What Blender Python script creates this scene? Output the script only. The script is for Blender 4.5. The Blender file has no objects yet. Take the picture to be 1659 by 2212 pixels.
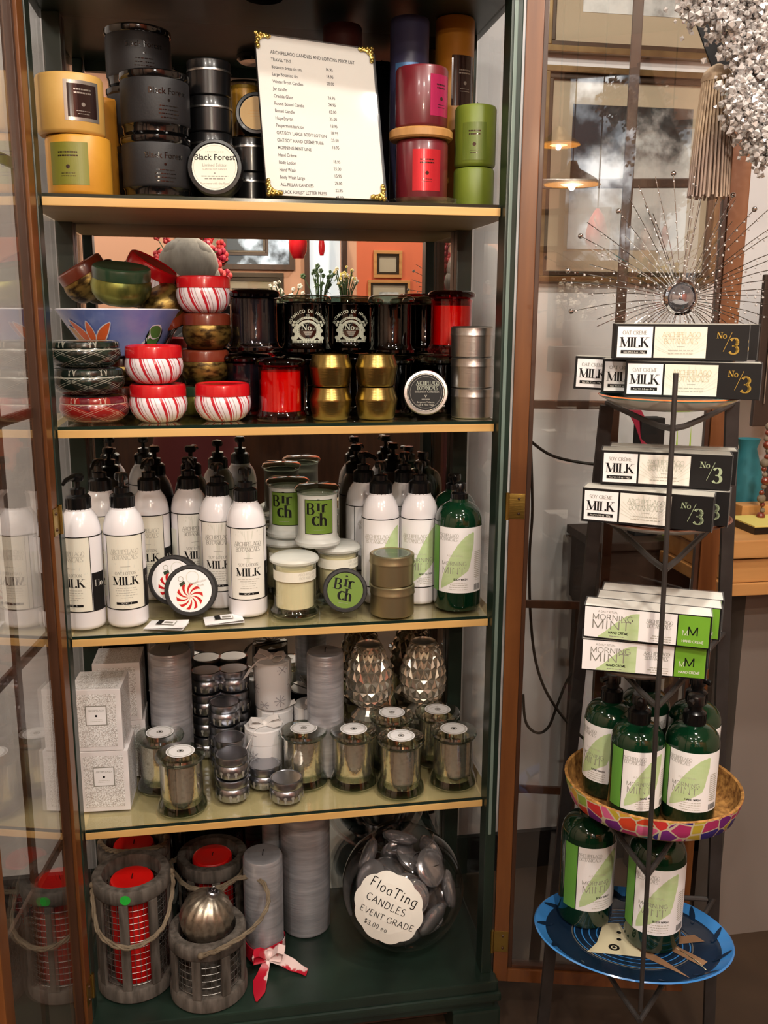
import bpy, bmesh, math, random
from mathutils import Vector, Matrix, Euler
random.seed(7)
PI = math.pi
sc = bpy.context.scene
COL = sc.collection

# ---------------------------------------------------------------- camera
CAM = Vector((0.2609, -1.5370, 1.3792))
ROT = Euler((math.radians(77.8645), math.radians(-0.3373), math.radians(-9.8074)), 'XYZ')
FPX = 2002.17
cd = bpy.data.cameras.new('camera'); co = bpy.data.objects.new('camera', cd); COL.objects.link(co)
co.location = CAM; co.rotation_euler = ROT
cd.sensor_fit = 'VERTICAL'; cd.sensor_height = 24.0; cd.lens = FPX * 24.0 / 2212.0
cd.clip_start = 0.02; cd.clip_end = 60
sc.camera = co
RM = ROT.to_matrix()

# ---------------------------------------------------------------- world, exposure, lamps of the shop
sc.view_settings.view_transform = 'Standard'; sc.view_settings.look = 'None'
sc.view_settings.gamma = 1.0; sc.view_settings.use_curve_mapping = False
sc.view_settings.exposure = 0.0
wd = bpy.data.worlds.new('world'); sc.world = wd; wd.use_nodes = True
wd.node_tree.nodes['Background'].inputs[0].default_value = (1.0, 0.93, 0.85, 1)
wd.node_tree.nodes['Background'].inputs[1].default_value = 0.25
sc.cycles.max_bounces = 10; sc.cycles.transparent_max_bounces = 40
sc.cycles.transmission_bounces = 8; sc.cycles.glossy_bounces = 6; sc.cycles.diffuse_bounces = 3
sc.cycles.sample_clamp_indirect = 4.0; sc.cycles.caustics_reflective = False; sc.cycles.caustics_refractive = False

def area(name, loc, size, power, color, aim=None, spread=180):
    l = bpy.data.lights.new(name, 'AREA'); l.shape = 'DISK'; l.size = size; l.energy = power; l.color = color
    l.spread = math.radians(spread)
    o = bpy.data.objects.new(name, l); COL.objects.link(o); o.location = loc
    d = Vector(aim) - Vector(loc) if aim else Vector((0, 0, -1))
    o.rotation_euler = d.to_track_quat('-Z', 'Y').to_euler()
    return o
WARM = (1.0, 0.80, 0.58); NEUT = (1.0, 0.925, 0.83); DAY = (0.85, 0.92, 1.0)
# recessed ceiling spots in front of the cabinet
SPOTS = [(-0.25, -1.75, 13), (0.55, -2.05, 14), (1.20, -1.55, 13), (1.05, -0.75, 18), (-0.7, -2.9, 26), (1.5, -2.9, 26), (-0.85, -0.5, 13)]  # last three spots added to brighten the back walls and left side
for i, (lx, ly, pw) in enumerate(SPOTS):
    area('ceiling_spot', (lx, ly, 2.70), 0.12, pw, NEUT, aim=((0.45, 0.0, 1.15) if i < 3 else (lx, ly - (.0 if i == 3 else .35), 0)))

# ---------------------------------------------------------------- pixel rays -> world points (layout only)
def ray(px, py):
    return RM @ Vector(((px - 829.5) / FPX, -(py - 1106.0) / FPX, -1.0))
def AY(px, py, Y):
    d = ray(px, py); return CAM + d * ((Y - CAM.y) / d.y)
def AZ(px, py, Z):
    d = ray(px, py); return CAM + d * ((Z - CAM.z) / d.z)
def X(px, py, Y): return AY(px, py, Y).x
def sit(px, py, Z, r=0.0):
    p = AZ(px, py, Z); v = Vector((p.x - CAM.x, p.y - CAM.y, 0)).normalized()
    return Vector((p.x + v.x * r, p.y + v.y * r, Z))
def depth(p): return (Vector(p) - CAM) @ (RM @ Vector((0, 0, -1)))

# ---------------------------------------------------------------- materials
def lin(h):
    h = h.lstrip('#'); c = [int(h[i:i+2], 16) / 255 for i in (0, 2, 4)]
    return tuple((x / 12.92 if x <= 0.04045 else ((x + 0.055) / 1.055) ** 2.4) for x in c) + (1.0,)
MATS = {}
def newmat(name):
    m = bpy.data.materials.new(name); m.use_nodes = True; MATS[name] = m
    return m, m.node_tree.nodes, m.node_tree.links, m.node_tree.nodes['Principled BSDF']
def mat(name, hexc, rough=0.5, metal=0.0, coat=0.0, spec=None, noise=None, bump=None, emit=None, aniso=None, sheen=0):
    m, N, L, b = newmat(name)
    c = lin(hexc)
    b.inputs['Base Color'].default_value = c
    b.inputs['Roughness'].default_value = rough; b.inputs['Metallic'].default_value = metal
    b.inputs['Coat Weight'].default_value = coat; b.inputs['Coat Roughness'].default_value = 0.08
    if spec is not None: b.inputs['Specular IOR Level'].default_value = spec
    tc = N.new('ShaderNodeTexCoord')
    if noise:                                   # (second colour, scale, (sx, sy, sz), contrast lo, hi)
        h2, scale, st, lo, hi = noise
        mp = N.new('ShaderNodeMapping'); mp.inputs['Scale'].default_value = st
        nz = N.new('ShaderNodeTexNoise'); nz.inputs['Scale'].default_value = scale; nz.inputs['Detail'].default_value = 6
        cr = N.new('ShaderNodeValToRGB'); cr.color_ramp.elements[0].position = lo; cr.color_ramp.elements[1].position = hi
        cr.color_ramp.elements[0].color = c; cr.color_ramp.elements[1].color = lin(h2)
        L.new(tc.outputs['Object'], mp.inputs[0]); L.new(mp.outputs[0], nz.inputs['Vector'])
        L.new(nz.outputs['Fac'], cr.inputs[0]); L.new(cr.outputs[0], b.inputs['Base Color'])
    if bump:                                    # (scale, strength, stretch)
        scale, s, st = bump
        mp = N.new('ShaderNodeMapping'); mp.inputs['Scale'].default_value = st
        nz = N.new('ShaderNodeTexNoise'); nz.inputs['Scale'].default_value = scale; nz.inputs['Detail'].default_value = 4
        bp = N.new('ShaderNodeBump'); bp.inputs['Strength'].default_value = s; bp.inputs['Distance'].default_value = 0.002
        L.new(tc.outputs['Object'], mp.inputs[0]); L.new(mp.outputs[0], nz.inputs['Vector'])
        L.new(nz.outputs['Fac'], bp.inputs['Height']); L.new(bp.outputs[0], b.inputs['Normal'])
    if emit:
        b.inputs['Emission Color'].default_value = lin(emit[0]); b.inputs['Emission Strength'].default_value = emit[1]
    return m
def tglass(name, tint='#ffffff', ior=1.5, rough=0.02, boost=1.0, gloss='#ffffff'):
    m, N, L, b = newmat(name); N.remove(b)
    out = N['Material Output']
    t = N.new('ShaderNodeBsdfTransparent'); t.inputs[0].default_value = lin(tint)
    g = N.new('ShaderNodeBsdfGlossy'); g.inputs['Roughness'].default_value = rough; g.inputs[0].default_value = lin(gloss)
    lw = N.new('ShaderNodeLayerWeight'); lw.inputs[0].default_value = 0.5      # facing = 1 - |cos|: Schlick for both sides of a pane
    pw = N.new('ShaderNodeMath'); pw.operation = 'POWER'; pw.inputs[1].default_value = 5.0
    f = N.new('ShaderNodeMath'); f.operation = 'MULTIPLY_ADD'
    r0 = ((ior-1)/(ior+1))**2; f.inputs[1].default_value = 1-r0; f.inputs[2].default_value = r0
    L.new(lw.outputs['Facing'], pw.inputs[0]); L.new(pw.outputs[0], f.inputs[0])
    ml = N.new('ShaderNodeMath'); ml.operation = 'MULTIPLY'; ml.inputs[1].default_value = boost; ml.use_clamp = True
    mx = N.new('ShaderNodeMixShader')
    L.new(f.outputs[0], ml.inputs[0]); L.new(ml.outputs[0], mx.inputs[0])
    L.new(t.outputs[0], mx.inputs[1]); L.new(g.outputs[0], mx.inputs[2]); L.new(mx.outputs[0], out.inputs[0])
    return m
def frost(name, color, fac, rough=0.4):
    m, N, L, b = newmat(name)
    out = N['Material Output']
    b.inputs['Base Color'].default_value = lin(color); b.inputs['Roughness'].default_value = rough
    t = N.new('ShaderNodeBsdfTransparent'); mx = N.new('ShaderNodeMixShader'); mx.inputs[0].default_value = fac
    L.new(t.outputs[0], mx.inputs[1]); L.new(b.outputs[0], mx.inputs[2]); L.new(mx.outputs[0], out.inputs[0])
    return m
def uvstripes(name, a, b_, stops, rough=0.25, coat=0.5, metal=0.0, nscale=None):
    """bands over frac(u*a + v*b_), stops = [(pos, hex)...] constant"""
    m, N, L, b = newmat(name)
    uv = N.new('ShaderNodeUVMap'); sp = N.new('ShaderNodeSeparateXYZ'); L.new(uv.outputs[0], sp.inputs[0])
    m1 = N.new('ShaderNodeMath'); m1.operation = 'MULTIPLY'; m1.inputs[1].default_value = a; L.new(sp.outputs[0], m1.inputs[0])
    m2 = N.new('ShaderNodeMath'); m2.operation = 'MULTIPLY_ADD'; m2.inputs[1].default_value = b_
    L.new(sp.outputs[1], m2.inputs[0]); L.new(m1.outputs[0], m2.inputs[2])
    fr = N.new('ShaderNodeMath'); fr.operation = 'FRACT'; L.new(m2.outputs[0], fr.inputs[0])
    cr = N.new('ShaderNodeValToRGB'); cr.color_ramp.interpolation = 'CONSTANT'
    el = cr.color_ramp.elements
    el[0].position = stops[0][0]; el[0].color = lin(stops[0][1]); el[1].position = stops[1][0]; el[1].color = lin(stops[1][1])
    for p, h in stops[2:]:
        e = el.new(p); e.color = lin(h)
    L.new(fr.outputs[0], cr.inputs[0]); L.new(cr.outputs[0], b.inputs['Base Color'])
    b.inputs['Roughness'].default_value = rough; b.inputs['Coat Weight'].default_value = coat; b.inputs['Metallic'].default_value = metal
    return m
def plaid(name, base, block, line, rough=0.22):
    m, N, L, b = newmat(name)
    uv = N.new('ShaderNodeUVMap'); sp = N.new('ShaderNodeSeparateXYZ'); L.new(uv.outputs[0], sp.inputs[0])
    def op(kind, *ins):
        n = N.new('ShaderNodeMath'); n.operation = kind
        for i, v in enumerate(ins):
            if isinstance(v, (int, float)): n.inputs[i].default_value = v
            else: L.new(v, n.inputs[i])
        return n.outputs[0]
    def lines(a, k, w):
        t = op('FRACT', op('MULTIPLY', a, k)); return op('LESS_THAN', op('ABSOLUTE', op('SUBTRACT', t, 0.5)), w)
    u, v = sp.outputs[0], sp.outputs[1]
    # arcs: plaid cut on the bias around the tin
    w1 = op('ADD', u, op('MULTIPLY', op('MULTIPLY', v, v), 0.55)); w2 = op('SUBTRACT', u, op('MULTIPLY', op('MULTIPLY', v, v), 0.55))
    thin = op('MAXIMUM', op('MAXIMUM', lines(w1, 7, .018), lines(op('ADD', w1, .02), 7, .012)), op('MAXIMUM', lines(w2, 7, .018), lines(op('ADD', w2, .025), 7, .014)))
    thin = op('MAXIMUM', thin, lines(v, 3.2, .03))
    blk = op('MAXIMUM', lines(w1, 3.5, .16), lines(v, 1.6, .14))
    mx = N.new('ShaderNodeMix'); mx.data_type = 'RGBA'; L.new(blk, mx.inputs[0]); mx.inputs[6].default_value = lin(base); mx.inputs[7].default_value = lin(block)
    m2 = N.new('ShaderNodeMix'); m2.data_type = 'RGBA'; L.new(op('MULTIPLY', thin, 0.55), m2.inputs[0]); L.new(mx.outputs[2], m2.inputs[6]); m2.inputs[7].default_value = lin(line)
    L.new(m2.outputs[2], b.inputs['Base Color']); b.inputs['Roughness'].default_value = rough; b.inputs['Coat Weight'].default_value = 0.6
    return m
def cells(name, cols, scale, rough=0.4, edge=None, metal=0.0, bumpS=0.0, spec=None):
    """voronoi patches picked from a list of colours, optional light edges"""
    m, N, L, b = newmat(name)
    tc = N.new('ShaderNodeTexCoord'); vo = N.new('ShaderNodeTexVoronoi'); vo.inputs['Scale'].default_value = scale
    L.new(tc.outputs['Object'], vo.inputs['Vector'])
    sp = N.new('ShaderNodeSeparateXYZ'); L.new(vo.outputs['Color'], sp.inputs[0])
    cr = N.new('ShaderNodeValToRGB'); cr.color_ramp.interpolation = 'CONSTANT'; el = cr.color_ramp.elements
    n = len(cols)
    el[0].position = 0; el[0].color = lin(cols[0]); el[1].position = 1 / n; el[1].color = lin(cols[1])
    for i in range(2, n):
        e = el.new(i / n); e.color = lin(cols[i])
    L.new(sp.outputs[0], cr.inputs[0]); src = cr.outputs[0]
    if edge:
        v2 = N.new('ShaderNodeTexVoronoi'); v2.feature = 'DISTANCE_TO_EDGE'; v2.inputs['Scale'].default_value = scale
        L.new(tc.outputs['Object'], v2.inputs['Vector'])
        lt = N.new('ShaderNodeMath'); lt.operation = 'LESS_THAN'; lt.inputs[1].default_value = edge[1]; L.new(v2.outputs['Distance'], lt.inputs[0])
        mx = N.new('ShaderNodeMix'); mx.data_type = 'RGBA'; L.new(lt.outputs[0], mx.inputs[0]); L.new(src, mx.inputs[6]); mx.inputs[7].default_value = lin(edge[0]); src = mx.outputs[2]
    L.new(src, b.inputs['Base Color']); b.inputs['Roughness'].default_value = rough; b.inputs['Metallic'].default_value = metal
    if bumpS:
        bp = N.new('ShaderNodeBump'); bp.inputs['Strength'].default_value = bumpS; bp.inputs['Distance'].default_value = 0.002
        L.new(sp.outputs[1], bp.inputs['Height']); L.new(bp.outputs[0], b.inputs['Normal'])
    return m

G = (1, 1, 1)
mat('green_paint', '#22332a', 0.35, noise=('#141e19', 9, (1, 1, .3), .3, .8))
mat('post_sheen', '#6f8078', 0.3)
mat('door_wood', '#7a4a24', 0.38, noise=('#5a3115', 14, (3, 3, .25), .3, .75), coat=0.25)
mat('dark_wood', '#4a2c1a', 0.45, noise=('#2f1a0f', 16, (3, 3, .3), .3, .75), coat=0.15)
mat('maple', '#d8b070', 0.42, noise=('#c2924f', 7, (.4, 4, 4), .3, .8))
mat('shelf_board', '#c9b88c', 0.5, noise=('#b7a578', 5, (.5, 3, 3), .3, .8))
mat('glass_edge', '#16261f', 0.15)
mat('mirror_m', '#cfcfca', 0.005, 1.0)
tglass('pane', '#fcfcfb', 1.5, 0.0, 1.0)
tglass('door_pane', '#fbfbf9', 1.6, 0.0, 1.25)
tglass('shelf_glass', '#fafbf8', 1.5, 0.01, 1.3)
tglass('clear_glass', '#fbfcfa', 1.5, 0.02, 1.4)
tglass('smoke_glass', '#b4b4ba', 1.5, 0.03, 1.2)
tglass('black_glass', '#3a383a', 1.5, 0.02, 1.2)
tglass('red_glass', '#f49a9c', 1.5, 0.03, 1.2)
tglass('darkred_glass', '#a03038', 1.5, 0.03, 1.2)
tglass('bowl_glass', '#f8f8f8', 1.5, 0.01, 1.3)
frost('frosted_glass', '#e6e8e2', 0.62, 0.35)
frost('acetate', '#e8e8e8', 0.06, 0.08)
tglass('thick_glass', '#c3cbc2', 1.5, 0.03, 2.4)
mat('brass', '#a98d4a', 0.35, 1.0, bump=(60, .15, (1, 1, 8)))
mat('brass_cup', '#a08c52', 0.27, 1.0, bump=(40, .12, (1, 1, 14)))
mat('steel_tin', '#b9b7b4', 0.3, 1.0, bump=(25, .1, (1, 1, 10)))
mat('bronze_tin', '#a29574', 0.38, 0.9)
mat('silver_tin', '#a9abb2', 0.28, 1.0)
mat('silver_wax', '#b9b9be', 0.36, 0.5, bump=(14, .5, (1, 1, 9)), noise=('#97979d', 12, (1, 1, 10), .35, .7))
mat('silver_candle', '#c4c2c6', 0.2, 0.75)
mat('crystal_face', '#b4b4bc', 0.06, 0.85)
mat('mercury', '#f2ecdc', 0.09, 0.93, bump=(160, .15, G), noise=('#cfc6b0', 120, G, .52, .75))
mat('mercury_facet', '#d8d2c4', 0.2, 0.8)
mat('mercury_ornament', '#b8ad9c', 0.34, 0.9, noise=('#8a7e70', 90, G, .4, .75))
mat('white_plastic', '#ece9ec', 0.22, coat=0.3)
mat('black_plastic', '#0b0b0c', 0.25)
mat('black_matte', '#262526', 0.6)
mat('grey_wax', '#5a5b62', 0.5)
mat('black_jar', '#1d1c1e', 0.5, spec=.35, bump=(300, .1, G))
mat('black_gloss', '#0a0a0b', 0.08, coat=0.5)
mat('tin_black', '#101011', 0.28, coat=0.2)
mat('paper', '#e9e6de', 0.7)
mat('paper_white', '#f1eff0', 0.6)
mat('paper_sheet', '#d6d2ca', 0.7)
mat('cream_paper', '#e6e2d2', 0.65)
mat('ink', '#0d0b0c', 0.55, spec=.3)
mat('sweater', '#3c3c42', 0.9, noise=('#2a2a2f', 60, G, .3, .8))
mat('skirt', '#5a1a1e', 0.8)
mat('hair', '#6a6560', 0.7, noise=('#8a857f', 40, (1, 1, .2), .3, .8))
mat('phone_black', '#101012', 0.2)
mat('shoe', '#1a1614', 0.5)
mat('ink_grey', '#8b8880', 0.6)
mat('ink_soft', '#b4b0a4', 0.6)
mat('ink_faint', '#d8d8cc', 0.6)
mat('gold_ink', '#b8963f', 0.4, 0.3)
mat('pale_gold', '#d3c8a6', 0.6)
mat('pale_sage', '#b9beb0', 0.6)
mat('sage_ink', '#9fae8c', 0.5)
mat('mint_leaf', '#b4cd92', 0.6, noise=('#c3d6a6', 30, (1, 1, 3), .3, .7))
mat('mint_dark', '#5f9a3c', 0.5)
mat('lime_print', '#6ea52c', 0.5)
mat('birch_green', '#66842c', 0.5)
mat('olive_label', '#7b7a2c', 0.4)
mat('emblem', '#b3b8a6', 0.5)
mat('yellow_wax', '#cfa75f', 0.45, noise=('#b98a3c', 11, G, .35, .75))
mat('gold_wax', '#d39a35', 0.42, noise=('#b97d22', 11, G, .35, .75))
mat('orange_wax', '#b97c26', 0.45, noise=('#9a6217', 12, G, .35, .75))
mat('cream_wax', '#efe3ba', 0.45)
mat('blue_wax', '#3a3a58', 0.4, noise=('#2b2840', 14, G, .35, .75))
mat('blue_label', '#47709c', 0.35, 0.3)
mat('red_wax', '#6b1a24', 0.35, noise=('#4c0f18', 12, G, .35, .75), coat=.3)
mat('maroon_wax', '#3d1a18', 0.45)
mat('magenta_label', '#b02a58', 0.25, 0.4)
mat('red_label', '#c22a33', 0.25, 0.4)
mat('green_wax', '#6f7f28', 0.45, noise=('#566619', 12, G, .35, .75))
mat('green_label', '#5d6d26', 0.35)
mat('brown_label', '#2c1c1a', 0.15, 0.2, coat=0.6)
mat('silver_label', '#a8a29a', 0.25, 0.7)
mat('red_candle', '#d9130f', 0.4, coat=0.3)
mat('red_enamel', '#c3141d', 0.25, coat=0.5)
mat('green_enamel', '#223a26', 0.3, coat=0.5)
mat('brown_enamel', '#6a2a18', 0.28, coat=0.5)
mat('gold_tin', '#8a7038', 0.36, 0.75, noise=('#35260f', 55, (1, 1, 2), .42, .62), bump=(50, .3, (1, 1, 3)))
mat('olive_tin', '#8f9148', 0.34, 0.7, noise=('#3f4a22', 30, (1, 1, .4), .42, .66))
uvstripes('peppermint', 13.0, 1.5, [(0, '#ece4ea'), (.34, '#c22533'), (.56, '#ece4ea'), (.66, '#b9445a'), (.72, '#ece4ea'), (.93, '#b9a5a4')])
plaid('plaid_green', '#141c17', '#1c2a22', '#c8c4b4')
plaid('plaid_red', '#8d1f1c', '#5f1420', '#d6bfa8')
mat('wood_disc', '#b5854c', 0.5, noise=('#9a6c38', 18, (5, 5, 1), .3, .8))
mat('grey_wood', '#665e57', 0.8, noise=('#363029', 26, (3, 3, .5), .32, .7), bump=(60, .9, (2, 2, .4)))
mat('twine', '#7e705c', 0.85, noise=('#5a4d3d', 60, G, .3, .8))
mat('wire_steel', '#8d8a86', 0.4, 0.8)
mat('rack_iron', '#4c4847', 0.5, 0.6, noise=('#393533', 20, G, .3, .8))
mat('ribbon_red', '#b3162d', 0.3, noise=('#e3c9c6', 22, G, .52, .56))
mat('ribbon_white', '#eeeae8', 0.35)
mat('sticker_green', '#27b33a', 0.5)
mat('snow_print', '#a39fa6', 0.6)
mat('box_white', '#eeeaea', 0.5, noise=('#dcd6d6', 20, G, .3, .8))
mat('bottle_green', '#07301b', 0.08, coat=0.4, noise=('#04180d', 6, G, .3, .8))
mat('straw', '#bd8a48', 0.75, noise=('#6e4417', 110, G, .35, .7), bump=(120, .8, G))
cells('floral', ['#d94a2a', '#3a9aa6', '#c7b23a', '#b8376f', '#3a2f8c', '#dcae3c', '#7a2a86', '#d63a3a', '#8fae3c', '#e06a9a'], 46, 0.4, edge=('#d8cdb0', .05))
mat('plate_blue', '#3f86c9', 0.18, coat=0.5, noise=('#2f6fb4', 8, G, .3, .8))
mat('plate_navy', '#14263c', 0.2, coat=0.5)
mat('plate_cream', '#cfc7a8', 0.3)
mat('plate_brown', '#8a6a50', 0.3)
mat('copper', '#9d5a38', 0.3, 0.9, bump=(60, .6, G))
mat('porcelain', '#d9d4cc', 0.2, coat=0.4)
mat('teal_glaze', '#57b4b4', 0.2, coat=0.4)
mat('orange_glaze', '#d9703a', 0.25, coat=0.4)
mat('crystal_white', '#d8d4d2', 0.12, 0.35)
tglass('crystal', '#f2f0f0', 1.9, 0.02, 2.2)
mat('silver_ball', '#c9c9c9', 0.08, 1.0)
mat('thread', '#c9b394', 0.8, noise=('#9d8a86', 5, (1, 1, 1), .4, .7))
mat('black_cloth', '#0d0d0f', 0.8)
mat('cable', '#17130f', 0.5)
mat('wall_white', '#dcdcde', 0.8, noise=('#d4d4d6', 3, G, .3, .8))
mat('wall_peach', '#d6a58a', 0.8)
mat('wall_red_lit', '#cf6a48', 0.8)
mat('wall_beige', '#c4ac98', 0.8)
mat('ceiling_m', '#b8aea0', 0.9)
mat('base_black', '#0d0d0f', 0.4)
mat('concrete', '#4a3829', 0.5, noise=('#2a1f17', 3.2, G, .35, .7), coat=.1)
mat('gilt', '#8a7550', 0.3, 0.7, noise=('#5a4a30', 30, G, .3, .8))
mat('gilt_dark', '#3a2e22', 0.35, 0.4)
mat('mat_board', '#b9ac97', 0.8)
mat('desk_wood', '#c48f55', 0.45, noise=('#a87340', 9, (.4, 4, 4), .3, .8))
mat('counter_body', '#857a72', 0.7)
mat('umber', '#3b291e', 0.6, noise=('#2c1e16', 9, G, .3, .8))
mat('teal_cloth', '#1e6670', 0.7)
mat('crimson', '#9c1f3c', 0.5)
mat('lime', '#9dc42c', 0.5)
mat('leaf', '#33502c', 0.6, noise=('#1f351d', 9, G, .3, .8))
mat('petal_red', '#a51d2b', 0.6, noise=('#c94a4a', 14, G, .3, .8))
mat('petal_white', '#f3eee2', 0.6)
mat('petal_yellow', '#cfc06a', 0.6)
mat('lamp_red', '#a8101c', 0.2, coat=.4)
mat('bulb', '#ffd9a0', 0.4, emit=('#ffd08a', 14.0))
mat('bulb_red', '#ff5040', 0.4, emit=('#ff6a5a', 5.0))
mat('brass_shade', '#7d6238', 0.4, 0.5)
mat('amber_glow', '#d79a3a', 0.5, emit=('#ff9a1c', 2.2))
mat('sky_pane', '#dfeaf2', 0.5, emit=('#d3e4f2', 0.9))
mat('sky_bright', '#dfeaf2', 0.5, emit=('#e6eef6', 6.0))
mat('bowl_white', '#dcdde6', 0.2, coat=.5)
mat('bowl_blue', '#6277bd', 0.22, coat=.5, noise=('#8792c4', 9, (1, 1, 1.5), .4, .65))
mat('petal_orange', '#d9622c', 0.35, coat=.3)
mat('petal_tan', '#c9924e', 0.35, coat=.3)
mat('leaf_green', '#4f7a3c', 0.35, coat=.3)
mat('leaf_pale', '#9aa680', 0.35)
mat('skin', '#b98a70', 0.6)
mat('gold_filigree', '#c2a95e', 0.28, 0.95, bump=(200, .6, G))
cells('glitter', ['#ffffff', '#d2ccc9', '#f2efee', '#b8b1ad', '#e8e4e2', '#ffffff'], 800, 0.25, bumpS=0.8)
def art_mat():  # window glare and dark tree reflections painted into the print tones
    m, N, L, b = newmat('glare_print')
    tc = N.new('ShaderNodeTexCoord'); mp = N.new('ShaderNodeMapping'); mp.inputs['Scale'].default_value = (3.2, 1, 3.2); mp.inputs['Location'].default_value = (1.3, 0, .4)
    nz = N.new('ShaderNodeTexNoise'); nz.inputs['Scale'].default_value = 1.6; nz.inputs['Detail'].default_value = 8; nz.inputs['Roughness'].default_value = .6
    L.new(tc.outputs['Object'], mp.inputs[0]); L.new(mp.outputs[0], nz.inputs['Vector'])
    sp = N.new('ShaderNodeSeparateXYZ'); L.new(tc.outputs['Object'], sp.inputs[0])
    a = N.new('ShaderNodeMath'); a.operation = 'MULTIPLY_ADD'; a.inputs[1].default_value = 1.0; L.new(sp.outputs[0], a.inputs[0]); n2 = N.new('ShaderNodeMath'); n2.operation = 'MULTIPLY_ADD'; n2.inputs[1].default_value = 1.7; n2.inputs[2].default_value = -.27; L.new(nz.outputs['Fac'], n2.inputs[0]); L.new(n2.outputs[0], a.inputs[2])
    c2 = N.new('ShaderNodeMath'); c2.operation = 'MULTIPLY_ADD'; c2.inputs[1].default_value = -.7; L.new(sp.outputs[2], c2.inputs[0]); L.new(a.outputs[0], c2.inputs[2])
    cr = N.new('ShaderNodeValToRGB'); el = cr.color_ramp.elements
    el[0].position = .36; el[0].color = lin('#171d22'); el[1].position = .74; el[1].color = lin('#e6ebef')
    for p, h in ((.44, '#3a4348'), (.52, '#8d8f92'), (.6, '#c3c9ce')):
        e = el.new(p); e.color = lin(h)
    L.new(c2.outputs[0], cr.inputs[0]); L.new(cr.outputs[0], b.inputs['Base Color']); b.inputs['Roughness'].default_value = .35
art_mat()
def outside_mat():                                # bright sky broken by tree foliage outside the window
    m = MATS['sky_bright']; N, L = m.node_tree.nodes, m.node_tree.links; b = N['Principled BSDF']
    tc = N.new('ShaderNodeTexCoord'); nz = N.new('ShaderNodeTexNoise'); nz.inputs['Scale'].default_value = 5.0; nz.inputs['Detail'].default_value = 7
    cr = N.new('ShaderNodeValToRGB'); el = cr.color_ramp.elements; el[0].position = .44; el[0].color = (.012, .016, .02, 1); el[1].position = .66; el[1].color = (1, 1, 1, 1)
    e = el.new(.53); e.color = (.22, .24, .26, 1)
    L.new(tc.outputs['Object'], nz.inputs['Vector']); L.new(nz.outputs['Fac'], cr.inputs[0]); L.new(cr.outputs[0], b.inputs['Emission Color']); b.inputs['Base Color'].default_value = (.02, .02, .02, 1)
outside_mat()

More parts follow.
